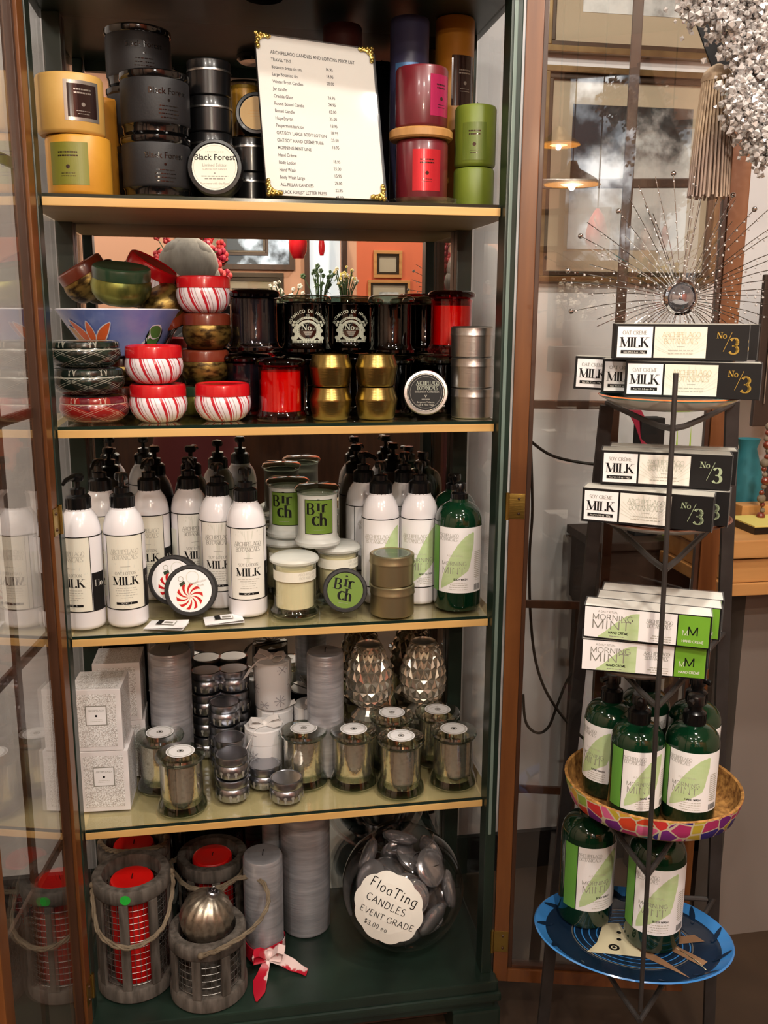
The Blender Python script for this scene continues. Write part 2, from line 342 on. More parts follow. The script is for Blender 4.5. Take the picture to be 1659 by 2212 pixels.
# ---------------------------------------------------------------- mesh builder
class MB:
    def __init__(s): s.v = []; s.f = []; s.m = []; s.sm = []; s.uv = []; s.mats = []
    def mi(s, name):
        if name not in s.mats: s.mats.append(name)
        return s.mats.index(name)
    def add(s, vs, fs, m, smooth=False, uvs=None, M=None):
        b = len(s.v); k = s.mi(m)
        for p in vs: s.v.append(tuple(M @ Vector(p)) if M is not None else tuple(p))
        for i, f in enumerate(fs):
            s.f.append(tuple(b + j for j in f)); s.m.append(k); s.sm.append(smooth)
            s.uv.append([uvs[i][j] for j in range(len(f))] if uvs else None)
        return s
    def box(s, lo, hi, m, M=None, bev=0.0):
        x0, y0, z0 = lo; x1, y1, z1 = hi
        if bev <= 0:
            vs = [(x0,y0,z0),(x1,y0,z0),(x1,y1,z0),(x0,y1,z0),(x0,y0,z1),(x1,y0,z1),(x1,y1,z1),(x0,y1,z1)]
            fs = [(0,3,2,1),(4,5,6,7),(0,1,5,4),(1,2,6,5),(2,3,7,6),(3,0,4,7)]
            return s.add(vs, fs, m, M=M)
        bm = bmesh.new(); bmesh.ops.create_cube(bm, size=1.0)
        for v in bm.verts: v.co = Vector(((x0+x1)/2 + v.co.x*(x1-x0), (y0+y1)/2 + v.co.y*(y1-y0), (z0+z1)/2 + v.co.z*(z1-z0)))
        bmesh.ops.bevel(bm, geom=list(bm.edges), offset=bev, segments=2, affect='EDGES', profile=0.7)
        bm.verts.index_update()
        s.add([v.co.copy() for v in bm.verts], [tuple(v.index for v in f.verts) for f in bm.faces], m, M=M); bm.free()
        return s
    def lathe(s, prof, m, seg=32, M=None, smooth=True, arc=None, mats=None):
        n = len(prof); vs = []; fs = []; uv = []
        L = [0.0]
        for i in range(1, n): L.append(L[-1] + math.hypot(prof[i][0]-prof[i-1][0], prof[i][1]-prof[i-1][1]))
        a0, a1 = arc if arc else (0, 2*PI)
        cols = seg + 1 if arc else seg
        for j in range(cols):
            a = a0 + (a1-a0) * j / seg
            for r, z in prof: vs.append((r*math.sin(a), -r*math.cos(a), z))
        fm = []
        for j in range(seg):
            j2 = (j+1) % cols
            for i in range(n-1):
                a, b, c, d = j*n+i, j2*n+i, j2*n+i+1, j*n+i+1
                q = (a, b, c, d); uq = ((j/seg, L[i]*10), ((j+1)/seg, L[i]*10), ((j+1)/seg, L[i+1]*10), (j/seg, L[i+1]*10))
                if prof[i][0] < 1e-7: q = (a, c, d); uq = (uq[0], uq[2], uq[3])
                elif prof[i+1][0] < 1e-7: q = (a, b, c); uq = uq[:3]
                fs.append(q); uv.append(uq); fm.append(i)
        if mats is None: return s.add(vs, fs, m, smooth, uv, M)
        b = len(s.v)
        for p in vs: s.v.append(tuple(M @ Vector(p)) if M is not None else tuple(p))
        for f, u, i in zip(fs, uv, fm):
            s.f.append(tuple(b + j for j in f)); s.m.append(s.mi(mats[i])); s.sm.append(smooth); s.uv.append(u)
        return s
    def tube(s, pts, r, m, seg=8, M=None, caps=True, radii=None):
        pts = [Vector(p) for p in pts]; n = len(pts); vs = []; fs = []
        up = Vector((0, 0, 1)); pn = None
        for i, p in enumerate(pts):
            t = (pts[min(i+1, n-1)] - pts[max(i-1, 0)]).normalized()
            if pn is None:
                a = up if abs(t.z) < 0.9 else Vector((1, 0, 0)); pn = (a - t * a.dot(t)).normalized()
            else: pn = (pn - t * pn.dot(t)).normalized()
            bn = t.cross(pn); rr = radii[i] if radii else r
            for k in range(seg):
                a = 2*PI*k/seg; vs.append(p + (pn*math.cos(a) + bn*math.sin(a))*rr)
        for i in range(n-1):
            for k in range(seg):
                k2 = (k+1) % seg; fs.append((i*seg+k, i*seg+k2, (i+1)*seg+k2, (i+1)*seg+k))
        if caps: fs.append(tuple(range(seg-1, -1, -1))); fs.append(tuple((n-1)*seg+k for k in range(seg)))
        return s.add(vs, fs, m, True, M=M)
    def ball(s, c, r, m, seg=12, M=None):
        n = max(5, seg//2); prof = [(r*math.sin(PI*i/n) if 0 < i < n else 0.0, -r*math.cos(PI*i/n)) for i in range(n+1)]
        T = Matrix.Translation(c); return s.lathe(prof, m, seg, M=(M @ T) if M is not None else T)
    def ribbon(s, pts, w, m, M=None, nrm=None, th=0.0006):
        """flat band through points, width vectors w (list or one)"""
        n = len(pts); vs = []; fs = []
        for i, p in enumerate(pts):
            ww = Vector(w[i] if isinstance(w, list) else w); p = Vector(p)
            t = (Vector(pts[min(i+1, n-1)]) - Vector(pts[max(i-1, 0)])).normalized(); nn = t.cross(ww).normalized() * th
            vs += [p - ww/2 + nn, p + ww/2 + nn, p + ww/2 - nn, p - ww/2 - nn]
        for i in range(n-1):
            a = 4*i; b = a+4
            for k in range(4): fs.append((a+k, a+(k+1) % 4, b+(k+1) % 4, b+k))
        fs.append((3, 2, 1, 0)); fs.append(tuple(4*(n-1)+k for k in range(4)))
        return s.add(vs, fs, m, True, M=M)
    def build(s, name, parent=None, M=None):
        me = bpy.data.meshes.new(name)
        me.from_pydata([tuple(M @ Vector(p)) for p in s.v] if M is not None else s.v, [], s.f)
        for k in s.mats: me.materials.append(MATS[k])
        me.polygons.foreach_set('material_index', s.m); me.polygons.foreach_set('use_smooth', s.sm)
        if any(u is not None for u in s.uv):
            ul = me.uv_layers.new(name='UVMap')
            i = 0
            for u, f in zip(s.uv, s.f):
                for k in range(len(f)):
                    ul.data[i].uv = u[k] if u else (0, 0); i += 1
        me.update()
        if any(s.sm): me.set_sharp_from_angle(angle=math.radians(38))
        o = bpy.data.objects.new(name, me); COL.objects.link(o)
        if parent is not None: o.parent = parent
        return o
def root(name, loc=(0, 0, 0), rot=(0, 0, 0)):
    o = bpy.data.objects.new(name, None); COL.objects.link(o); o.location = loc; o.rotation_euler = rot
    o.empty_display_size = 0.02
    return o
def tag(o, label=None, cat=None, group=None, kind=None):
    if label: o['label'] = label
    if cat: o['category'] = cat
    if group: o['group'] = group
    if kind: o['kind'] = kind
    return o
def copy_tree(o, parent=None):
    c = o.copy(); COL.objects.link(c)
    if parent is not None: c.parent = parent
    for ch in list(o.children): copy_tree(ch, c)
    return c
USED = set()
def put(proto, loc, label, cat, group=None, rz=0.0, rot=None, scale=None):
    if proto.name in USED: o = copy_tree(proto)
    else: o = proto; USED.add(proto.name)
    o.location = loc; o.rotation_euler = rot if rot else (0, 0, rz)
    if scale: o.scale = scale
    return tag(o, label, cat, group)
def struct(o, label=None): o['kind'] = 'structure'; return o

# ---------------------------------------------------------------- lettering
def arc(cx, cy, rx, ry, a0, a1, n=10):
    return [(cx + rx*math.cos(math.radians(a0+(a1-a0)*i/n)), cy + ry*math.sin(math.radians(a0+(a1-a0)*i/n))) for i in range(n+1)]
GL = {
 'A': (.78, [[(0,0),(.39,1)], [(.39,1),(.78,0)], [(.14,.36),(.64,.36)]]),
 'B': (.62, [[(.08,0),(.08,1)], [(.08,1),(.3,1)]+arc(.3,.76,.24,.24,90,-90)+[(.08,.52)], [(.3,.52)]+arc(.32,.26,.28,.26,90,-90)+[(.08,0)]]),
 'C': (.72, [arc(.4,.5,.38,.5,45,315,18)]),
 'D': (.74, [[(.08,0),(.08,1)], [(.08,1),(.26,1)]+arc(.28,.5,.4,.5,90,-90,14)+[(.08,0)]]),
 'E': (.58, [[(.08,0),(.08,1)], [(.08,1),(.54,1)], [(.08,.52),(.44,.52)], [(.08,0),(.56,0)]]),
 'F': (.54, [[(.08,0),(.08,1)], [(.08,1),(.54,1)], [(.08,.52),(.42,.52)]]),
 'G': (.78, [arc(.4,.5,.38,.5,45,340,18), [(.74,.05),(.74,.45)], [(.5,.45),(.78,.45)]]),
 'H': (.76, [[(.08,0),(.08,1)], [(.68,0),(.68,1)], [(.08,.52),(.68,.52)]]),
 'I': (.2, [[(.1,0),(.1,1)]]),
 'K': (.74, [[(.08,0),(.08,1)], [(.1,.4),(.62,1)], [(.26,.58),(.7,0)]]),
 'L': (.58, [[(.08,0),(.08,1)], [(.08,0),(.56,0),(.56,.2)]]),
 'M': (.92, [[(.08,0),(.08,1)], [(.08,1),(.46,.05)], [(.46,.05),(.84,1)], [(.84,0),(.84,1)]]),
 'N': (.78, [[(.08,0),(.08,1)], [(.08,1),(.7,0)], [(.7,0),(.7,1)]]),
 'O': (.82, [arc(.41,.5,.38,.5,90,450,22)]),
 'P': (.6, [[(.08,0),(.08,1)], [(.08,1),(.3,1)]+arc(.3,.74,.26,.26,90,-90)+[(.08,.48)]]),
 'R': (.68, [[(.08,0),(.08,1)], [(.08,1),(.3,1)]+arc(.3,.74,.26,.26,90,-90)+[(.08,.48)], [(.3,.48),(.66,0)]]),
 'S': (.54, [arc(.27,.75,.22,.25,40,270,12)+arc(.27,.25,.24,.25,90,-140,12)]),
 'T': (.66, [[(.33,0),(.33,1)], [(0,.86),(0,1),(.66,1),(.66,.86)]]),
 'U': (.74, [[(.08,1),(.08,.34)]+arc(.37,.32,.29,.32,180,360,12)+[(.66,1)]]),
 'V': (.76, [[(0,1),(.38,0)], [(.38,0),(.76,1)]]),
 'W': (1.0, [[(0,1),(.26,0)], [(.26,0),(.5,.9)], [(.5,.9),(.74,0)], [(.74,0),(1,1)]]),
 'Y': (.72, [[(0,1),(.36,.46)], [(.36,.46),(.72,1)], [(.36,0),(.36,.46)]]),
 '3': (.52, [arc(.24,.75,.22,.25,150,-90,12)+arc(.24,.26,.26,.26,90,-150,14)]),
 '0': (.52, [arc(.26,.5,.23,.5,90,450,16)]),
 '$': (.54, [arc(.27,.72,.22,.2,40,270,10)+arc(.27,.3,.24,.2,90,-140,10), [(.27,-.05),(.27,1.05)]]),
 'i': (.22, [[(.1,0),(.1,.62)], [(.1,.82),(.1,.92)]]),
 'l': (.2, [[(.1,0),(.1,1)]]),
 'r': (.4, [[(.1,0),(.1,.62)], arc(.3,.4,.2,.22,180,50,8)]),
 'c': (.5, [arc(.28,.31,.24,.31,50,310,14)]),
 'h': (.56, [[(.1,0),(.1,1)], arc(.28,.38,.18,.24,180,0,8)+[(.46,0)]]),
 'n': (.54, [[(.1,0),(.1,.62)], arc(.28,.38,.18,.24,180,0,8)+[(.46,0)]]),
 'o': (.56, [arc(.28,.31,.23,.31,90,450,16)]),
 'a': (.54, [arc(.26,.3,.22,.3,60,300,14), [(.46,.62),(.46,0)]]),
 'e': (.52, [[(.05,.33),(.46,.33)]+arc(.26,.31,.22,.31,5,310,16)]),
 'g': (.54, [arc(.26,.32,.22,.3,60,300,14), [(.46,.62),(.46,-.1)]+arc(.26,-.12,.2,.2,0,-150,8)]),
 '.': (.2, [[(.06,0),(.12,.06)]]),
 '/': (.4, [[(-.1,-.35),(.5,1.2)]]),
 "'": (.16, [[(.08,.8),(.08,1)]]),
 '-': (.36, [[(.04,.45),(.32,.45)]]), '·': (.2, [[(.08,.45),(.14,.45)]]),
}
def glyphs(txt, size, thick=.16, thin=.045, serif=True, track=.12, wid=1.0, slant=0.0):
    """quads (list of 4 2D pts) of a line of lettering starting at x=0, and its width"""
    out = []; x = 0.0
    for ch in txt:
        if ch == ' ': x += .42*wid; continue
        acc = None
        if ch in 'ÈÉ': acc = ch; ch = 'E'
        g = GL.get(ch) or GL.get(ch.upper())
        if not g: x += .4; continue
        w, strokes = g
        for st in strokes:
            curved = len(st) > 4
            for (ax, ay), (bx, by) in zip(st, st[1:]):
                dx, dy = bx-ax, by-ay; l = math.hypot(dx, dy)
                if l < 1e-6: continue
                if curved: h = thin + (thick-thin)*(abs(dy)/l)**1.5
                elif abs(dx) < .02: h = thick
                elif abs(dy) < .02: h = thin
                else: h = thin*1.25 if dx*dy > 0 else thick
                if ch in 'MN' and abs(dx) < .02 and serif: h = thin*1.5 if (ch == 'N' or ax < .3) else thick
                nx, ny = -dy/l*h/2, dx/l*h/2; e = h*.12 if curved else 0
                ex, ey = dx/l*e, dy/l*e
                out.append([(x+(ax-ex+nx)*wid, ay-ey+ny), (x+(ax-ex-nx)*wid, ay-ey-ny), (x+(bx+ex-nx)*wid, by+ey-ny), (x+(bx+ex+nx)*wid, by+ey+ny)])
            if serif and not curved:
                for (px, py), (qx, qy) in ((st[0], st[1]), (st[-1], st[-2])):
                    if abs(qy-py) > .3 and (abs(py) < .01 or abs(py-1) < .01 or abs(py-.62) < .01):
                        yy = py - (thin if py > .5 else 0); sw = thick*.5+.1
                        out.append([(x+(px-sw)*wid, yy), (x+(px+sw)*wid, yy), (x+(px+sw)*wid, yy+thin), (x+(px-sw)*wid, yy+thin)])
        if acc: out.append([(x+.3*wid, 1.08), (x+.36*wid, 1.08), (x+.44*wid, 1.24), (x+.34*wid, 1.24)])
        x += (w + track)*wid
    x -= track*wid
    S = lambda p: ((p[0] + slant*p[1])*size, p[1]*size)
    return [[S(p) for p in q] for q in out], x*size
_FC = {}
def bfont(txt, size, bold=0.0):
    """built-in font, tessellated to triangles in 2D, left aligned"""
    if txt not in _FC:
        cu = bpy.data.curves.new('lettering', 'FONT'); cu.body = txt; cu.size = 1.0; cu.resolution_u = 3; cu.offset = bold
        ob = bpy.data.objects.new('lettering', cu); COL.objects.link(ob)
        me = bpy.data.meshes.new_from_object(ob.evaluated_get(bpy.context.evaluated_depsgraph_get()))
        me.calc_loop_triangles()
        vs = [(v.co.x, v.co.y) for v in me.vertices]
        tr = [[vs[i] for i in t.vertices] for t in me.loop_triangles]
        w = max((v[0] for v in vs), default=0)
        bpy.data.objects.remove(ob); bpy.data.curves.remove(cu); bpy.data.meshes.remove(me)
        _FC[txt] = (tr, w)
    tr, w = _FC[txt]
    return [[(p[0]*size, p[1]*size) for p in t] for t in tr], w*size
class Print:
    """flat artwork in (u, v); later laid on a surface by a mapping"""
    def __init__(s, step=0.004): s.items = []; s.layer = 0; s.step = step
    def up(s): s.layer += 1; return s
    def rect(s, m, u0, v0, u1, v1):
        n = max(1, int(math.ceil((u1-u0)/s.step)))
        for i in range(n):
            a = u0+(u1-u0)*i/n; b = u0+(u1-u0)*(i+1)/n
            s.items.append((m, s.layer, [(a,v0),(b,v0),(b,v1),(a,v1)]))
        return s
    def frame(s, m, u0, v0, u1, v1, t):
        s.rect(m,u0,v0,u1,v0+t); s.rect(m,u0,v1-t,u1,v1); s.rect(m,u0,v0,u0+t,v1); s.rect(m,u1-t,v0,u1,v1); return s
    def strip(s, m, us, lo, hi):
        for (a, l0, h0), (b, l1, h1) in zip(zip(us, lo, hi), zip(us[1:], lo[1:], hi[1:])):
            s.items.append((m, s.layer, [(a,l0),(b,l1),(b,h1),(a,h0)]))
        return s
    def poly(s, m, pts): s.items.append((m, s.layer, list(pts))); return s
    def disc(s, m, cu, cv, r, n=28, r0=0.0, a0=0, a1=360):
        for i in range(n):
            a = math.radians(a0+(a1-a0)*i/n); b = math.radians(a0+(a1-a0)*(i+1)/n)
            p = [(cu+r0*math.cos(a),cv+r0*math.sin(a)),(cu+r*math.cos(a),cv+r*math.sin(a)),(cu+r*math.cos(b),cv+r*math.sin(b)),(cu+r0*math.cos(b),cv+r0*math.sin(b))]
            if r0 == 0: p = p[:3]
            s.items.append((m, s.layer, p))
        return s
    def text(s, m, txt, u, v, size, align='c', rot=0.0, **k):
        q, w = (glyphs(txt, size, **k) if ('thick' in k or 'serif' in k) else bfont(txt, size, **k))
        ox = -w/2 if align == 'c' else (-w if align == 'r' else 0)
        c, sn = math.cos(rot), math.sin(rot)
        for p in q: s.items.append((m, s.layer, [(u+(x+ox)*c-y*sn, v+(x+ox)*sn+y*c) for x, y in p]))
        return s
    def lines(s, m, u0, u1, v, n, dv, t, align='c', var=.3):
        for i in range(n):
            w = (u1-u0)*(1-var*random.random()); a = {'c': (u0+u1)/2-w/2, 'r': u1-w, 'l': u0}[align]
            x = a
            while x < a+w:                      # words
                ww = min((u1-u0)*(.06+.1*random.random()), a+w-x); s.rect(m, x, v-i*dv, x+ww, v-i*dv+t); x += ww+(u1-u0)*.025
        return s
    def on(s, mb, fn, off=0.0003, dl=0.00012):
        for m, ly, p in s.items:
            vs = [fn(u, v, off+ly*dl) for u, v in p]
            mb.add(vs, [tuple(range(len(p)))], m, False)
        return mb
def cyl(r, phi=0.0):
    def f(u, v, o):
        a = phi + u/r; return ((r+o)*math.sin(a), -(r+o)*math.cos(a), v)
    return f
def front(y): return lambda u, v, o: (u, y-o, v)
def topface(z): return lambda u, v, o: (u, v, z+o)
# ================================================================ ROOM
YW = 0.50                                          # wall behind the cabinet
XL, XR, YF, ZC = -1.55, 2.9, -3.6, 2.75
def plainbox(name, lo, hi, m):
    return struct(MB().box(lo, hi, m).build(name))
plainbox('floor', (XL-.1, YF-.1, -.05), (XR+.1, YW+.1, 0), 'concrete')
plainbox('wall_back', (XL-.1, YW, 0), (XR+.1, YW+.1, ZC), 'wall_white')
plainbox('wall_left', (XL-.1, YF, 0), (XL, YW, ZC), 'wall_beige')
plainbox('wall_right', (XR, YF, 0), (XR+.1, YW, ZC), 'wall_beige')
# wall behind the camera: peach, one bay coloured orange for red lamp light, a daylight window opening
def VR(px, py, Yv):                                # what the mirrored back shows at a pixel: virtual point -> real point
    p = AY(px, py, Yv); return Vector((p.x, 2*0.30-Yv, p.z))
yv = 2*0.30-YF
wx0, wx1 = VR(668, 560, yv).x, VR(738, 560, yv).x
ox0, ox1 = VR(770, 560, yv).x, VR(990, 560, yv).x
wz0, wz1 = .95, 2.3
HN = Vector((.7465, -.02, 0)); HA = math.radians(-14.24); HV = Vector((-math.sin(HA), math.cos(HA), 0))
def DR(px, py, y):                                 # real point at depth y that the right door glass mirrors at a pixel
    d = ray(px, py); lo, hi = 1.0, 9.0
    for _ in range(40):
        t = (lo+hi)/2; V = CAM + d*t; q = V-2*((V-HN).dot(HV))*HV
        if q.y > y: lo = t
        else: hi = t
    return q
w2a, w2b = DR(1510, 560, YF), DR(1235, 170, YF); vx0, vx1 = sorted((w2a.x, w2b.x)); vz0, vz1 = sorted((w2a.z, w2b.z))
vx1 = min(vx1, wx0-.12) if vx1 < wx0+.3 and vx0 < wx0-.3 else vx1
w = MB()
w.box((XL, YF-.1, 0), (wx0, YF, ZC), 'wall_peach'); w.box((wx0, YF-.1, 0), (wx1, YF, wz0), 'wall_peach'); w.box((wx0, YF-.1, wz1), (wx1, YF, ZC), 'wall_peach')
w.box((wx1, YF-.1, 0), (ox0, YF, ZC), 'wall_peach'); w.box((ox0, YF-.1, 0), (XR, YF, ZC), 'wall_red_lit')
struct(w.build('wall_front'))
wn = MB(); wn.box((wx0-.03, YF-.02, wz0-.03), (wx0, YF+.02, wz1+.03), 'dark_wood'); wn.box((wx1, YF-.02, wz0-.03), (wx1+.03, YF+.02, wz1+.03), 'dark_wood')
wn.box((wx0, YF-.02, wz0-.03), (wx1, YF+.02, wz0), 'dark_wood'); wn.box((wx0, YF-.02, wz1), (wx1, YF+.02, wz1+.03), 'dark_wood')
wn.box((wx0, YF-.08, wz0), (wx1, YF-.07, wz1), 'sky_pane')
struct(wn.build('window_1'))
w2 = MB(); 
for x in (vx0-.03, vx1): w2.box((x, YF-.02, vz0-.03), (x+.03, YF+.03, vz1+.03), 'dark_wood')
for z in (vz0-.03, vz1): w2.box((vx0, YF-.02, z), (vx1, YF+.03, z+.03), 'dark_wood')
w2.box((vx0, YF+.002, vz0), (vx1, YF+.010, vz1), 'sky_bright'); struct(w2.build('window_2'))
print('WINDOWS', wx0, wx1, vx0, vx1, vz0, vz1)
plainbox('ceiling', (XL-.1, YF-.1, ZC), (XR+.1, YW+.1, ZC+.05), 'ceiling_m')
plainbox('baseboard_back', (XL, YW-.014, 0), (XR, YW, .10), 'base_black')
for lx, ly, pw in SPOTS:
    l = root('ceiling_light', (lx, ly, ZC))
    MB().lathe([(.06, -.004), (.085, -.006), (.09, 0)], 'white_plastic').build('trim_ring', l)
    MB().lathe([(0, -.002), (.06, -.003)], 'bulb').build('lens', l)
tag(bpy.data.objects['ceiling_light'], 'round recessed ceiling light left of the cabinet front', 'ceiling light', 'recessed ceiling lights')
for n, lb in ((1, 'round recessed ceiling light straight out from the cabinet'), (2, 'round recessed ceiling light to the right of the cabinet'), (3, 'round recessed ceiling light over the metal rack'), (4, 'added unseen ceiling light brightening the far left of the room'), (5, 'added unseen ceiling light brightening the far right of the room'), (6, 'added unseen ceiling light brightening the left side of the cabinet')):
    tag(bpy.data.objects['ceiling_light.%03d' % n], lb, 'ceiling light', 'recessed ceiling lights')

# ================================================================ CABINET
W = .72; DM = .30; ZS = [1.5484, 1.1931, .8409, .4832]; ZB = .1234; ZT = 1.884
GT = .005                                          # glass sheet on each shelf
XI0, XI1 = -.024, .744                             # side panes
cab = root('display_cabinet', (W/2, 0, 0)); IT = Matrix.Translation((-W/2, 0, 0))
tag(cab, 'tall dark green display cabinet with wooden glass doors swung open', 'display cabinet')
def cb(mb, name, parent=cab): return mb.build(name, parent, IT if parent is cab else None)
b = MB()
b.box((-.03, -.046, ZB-.022), (W+.03, DM+.02, ZB), 'green_paint', bev=.004)
b.box((-.035, -.052, ZB-.040), (W+.035, DM+.02, ZB-.022), 'green_paint', bev=.005)
b.box((-.025, -.040, ZB-.060), (W+.025, -.015, ZB-.040), 'green_paint', bev=.003)
for x0, x1 in ((-.035, .06), (W-.06, W+.035)):
    b.box((x0, -.05, 0), (x1, .03, ZB-.058), 'green_paint', bev=.006)
for x0, x1 in ((-.03, .03), (W-.03, W+.03)): b.box((x0, DM-.04, 0), (x1, DM+.02, ZB-.04), 'green_paint')
b.box((.06, -.005, .03), (W-.06, .012, ZB-.058), 'dark_wood')
cb(b, 'base')
t = MB(); t.box((-.04, -.05, ZT), (W+.04, DM+.03, ZT+.07), 'green_paint', bev=.006); t.box((0, -.018, ZT-.02), (W, 0, ZT), 'green_paint')
cb(t, 'top_panel')
for x0 in (-.022, W+.002):
    p = MB(); p.box((x0, -.02, ZB), (x0+.02, .018, ZT), 'green_paint', bev=.002)
    o = cb(p, 'post')
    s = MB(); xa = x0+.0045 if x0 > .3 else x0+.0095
    s.box((xa, -.0225, ZB+.3), (xa+.006, -.0195, ZT), 'post_sheen', bev=.001); s.build('sheen_strip', o, IT)  # pale strip standing in for a reflection along the post
for x0 in (XI0-.003, XI1-.027):
    p = MB(); p.box((x0, DM-.026, ZB), (x0+.03, DM-.001, ZT), 'green_paint', bev=.002); cb(p, 'rear_post')
cb(MB().box((XI0, DM, ZB), (XI1, DM+.006, ZT), 'mirror_m'), 'mirror_back')
cb(MB().box((-.03, DM+.0065, ZB), (W+.03, DM+.018, ZT), 'green_paint'), 'back_panel')
for x0 in (XI0-.004, XI1): cb(MB().box((x0, .018, ZB), (x0+.004, DM-.03, ZT), 'pane'), 'side_pane')
SH = []
for i, z in enumerate(ZS):
    m = MB(); m.box((0, 0, z-.0131), (W, .014, z), 'maple', bev=.0012); m.box((XI0+.002, .014, z-.0125), (XI1-.002, DM-.001, z-.0005), 'shelf_board')
    o = cb(m, 'shelf')
    g = MB(); g.box((.001, .003, z), (W-.001, DM-.002, z+GT), 'shelf_glass'); g.box((.0005, .001, z), (W-.0005, .003, z+GT), 'glass_edge')
    g.build('glass_sheet', o, IT)
    SH.append(z+GT+.0004)
S1, S2, S3, S4 = SH; S5 = ZB + .0004
pk = MB(); pk.lathe([(0, -.012), (.03, -.013), (.036, -.008), (.036, 0), (0, 0)], 'black_gloss', M=Matrix.Translation((.345, .10, ZT-.0005))); cb(pk, 'puck_light')

# doors: local x along the door from the hinge, y thickness (inner face at y=0 towards +y when closed), z up
MZ = [1.5866, 1.2274, .8697, .5065]; DTOP, DBOT = 1.95, .105
def door(hx, hy, ang, mirror, name):
    R_ = Matrix.Translation((hx, hy, 0)) @ Matrix.Rotation(ang, 4, 'Z')
    sg = -1 if mirror else 1                       # outward side of the closed door
    d = MB(); T = .022
    def bx(x0, x1, y0, y1, z0, z1, m, bev=.0):
        a, b2 = sorted((y0*sg, y1*sg)); return ((x0, a, z0), (x1, b2, z1), m, None, bev)
    for a in (bx(0, .0275, 0, T, DBOT, DTOP, 'door_wood', .0015), bx(.331, .3618, 0, T, DBOT, DTOP, 'door_wood', .0015),
              bx(.0275, .331, 0, T, DBOT, .132, 'door_wood', .0015), bx(.0275, .331, 0, T, 1.88, DTOP, 'door_wood', .0015)): d.box(a[0], a[1], a[2], bev=a[4])
    for a in (bx(.0275, .0357, .005, T, .132, 1.88, 'dark_wood', .0015), bx(.3232, .331, .005, T, .132, 1.88, 'dark_wood', .0015),
              bx(.0357, .3232, .005, T, .132, .1392, 'dark_wood', .0015), bx(.0357, .3232, .005, T, 1.872, 1.88, 'dark_wood', .0015)): d.box(a[0], a[1], a[2], bev=a[4])
    o = d.build(name, cab, IT @ R_)
    g = MB(); a = bx(.034, .325, .011, .0145, .137, 1.874, 'door_pane'); g.box(a[0], a[1], a[2]); g.build('glass_pane', o, IT @ R_)
    mu = MB()
    a = bx(.1655, .1819, .015, T, .137, 1.874, 'dark_wood', .0015); mu.box(a[0], a[1], a[2], bev=a[4])
    for z in MZ:
        a = bx(.034, .325, .0155, T-.0005, z-.0075, z+.0075, 'dark_wood', .0015); mu.box(a[0], a[1], a[2], bev=a[4])
    mu.build('muntins', o, IT @ R_)
    for z in (1.052, .193):
        h = MB(); a = bx(-.001, .0265, -.0016, 0, z-.022, z+.022, 'brass', .0008); h.box(a[0], a[1], a[2], bev=a[4])
        h.tube([(-.004, -.002*sg, z-.024), (-.004, -.002*sg, z+.024)], .0035, 'brass', 10)
        for q in (-.013, .013): h.ball((.016, -.0017*sg, z+q), .0028, 'dark_wood', 8)
        h.build('hinge', o, IT @ R_)
    return o
# right door: swung 166 degrees, its inner face to the viewer
door(.7465, -.02, math.radians(-14.24), False, 'door')
# left door: swung a little past a right angle
door(-.004, -.022, math.radians(180+82), True, 'door')

# ================================================================ PROTOTYPES
def pillar(name, r, h, wax, label=None, lab=(0, .25, .8, .5), lm2=None, wick=True):
    """solid pillar candle; label = (material, phi, v0 fraction, v1 fraction, half width fraction)"""
    o = root(name)
    MB().lathe([(0, .0004), (r-.004, .0004), (r-.001, .003), (r, .006), (r, h-.005), (r-.002, h-.001), (r-.006, h), (r*.5, h-.003), (0, h-.003)], wax, 40).build('wax', o)
    if wick: w = MB(); w.tube([(0, 0, h-.003), (.001, 0, h+.004), (.0025, 0, h+.008)], .0009, 'ink', 6); w.build('wick', o)
    if label:
        phi, v0, v1, hw = lab; p = Print(.003)
        u = hw*r
        if lm2: p.rect(lm2, -u, v0*h, u, v1*h); p.up(); p.rect(label, -u+.005, v0*h+.005, u-.005, v1*h-.005)
        else: p.rect(label, -u, v0*h, u, v1*h)
        p.up(); im = 'silver_label' if lm2 or label in ('brown_label',) else 'ink_soft' if label in ('blue_label',) else 'brown_label'
        vm = (v0*.45+v1*.55)*h
        p.lines(im, -u*.5, u*.5, vm+.012, 2, .005, .0022, var=.1); p.disc(im, 0, vm-.008, .003); p.lines(im, -u*.4, u*.4, vm-.018, 2, .004, .001)
        m = MB(); p.on(m, cyl(r, phi)); m.build('label', o)
    return o
def letterpress_jar():
    o = root('candle_jar'); r, h = .0535, .0926
    MB().lathe([(0, .0004), (r-.008, .0004), (r-.004, .004), (r-.004, .012), (r-.001, .016), (r, .02), (r, h-.016), (r-.001, h-.012)], 'black_jar', 40).build('glass_body', o)
    MB().lathe([(r-.001, h-.012), (r+.001, h-.009), (r+.001, h-.002), (r-.002, h), (0, h-.001)], 'black_gloss', 40).build('lid', o)
    MB().lathe([(r-.006, .0006), (r-.0025, .004), (r-.0025, .012), (r-.0005, .0155)], 'black_gloss', 40).build('base_ring', o)
    p = Print(.003); p.text('black_gloss', 'Black Forest', 0, .057, .0125, bold=.012); p.lines('black_gloss', -.018, .018, .039, 4, .0055, .0014); p.disc('black_gloss', 0, .048, .002)
    m = MB(); p.on(m, cyl(r, .35)); m.build('lettering', o)
    return o
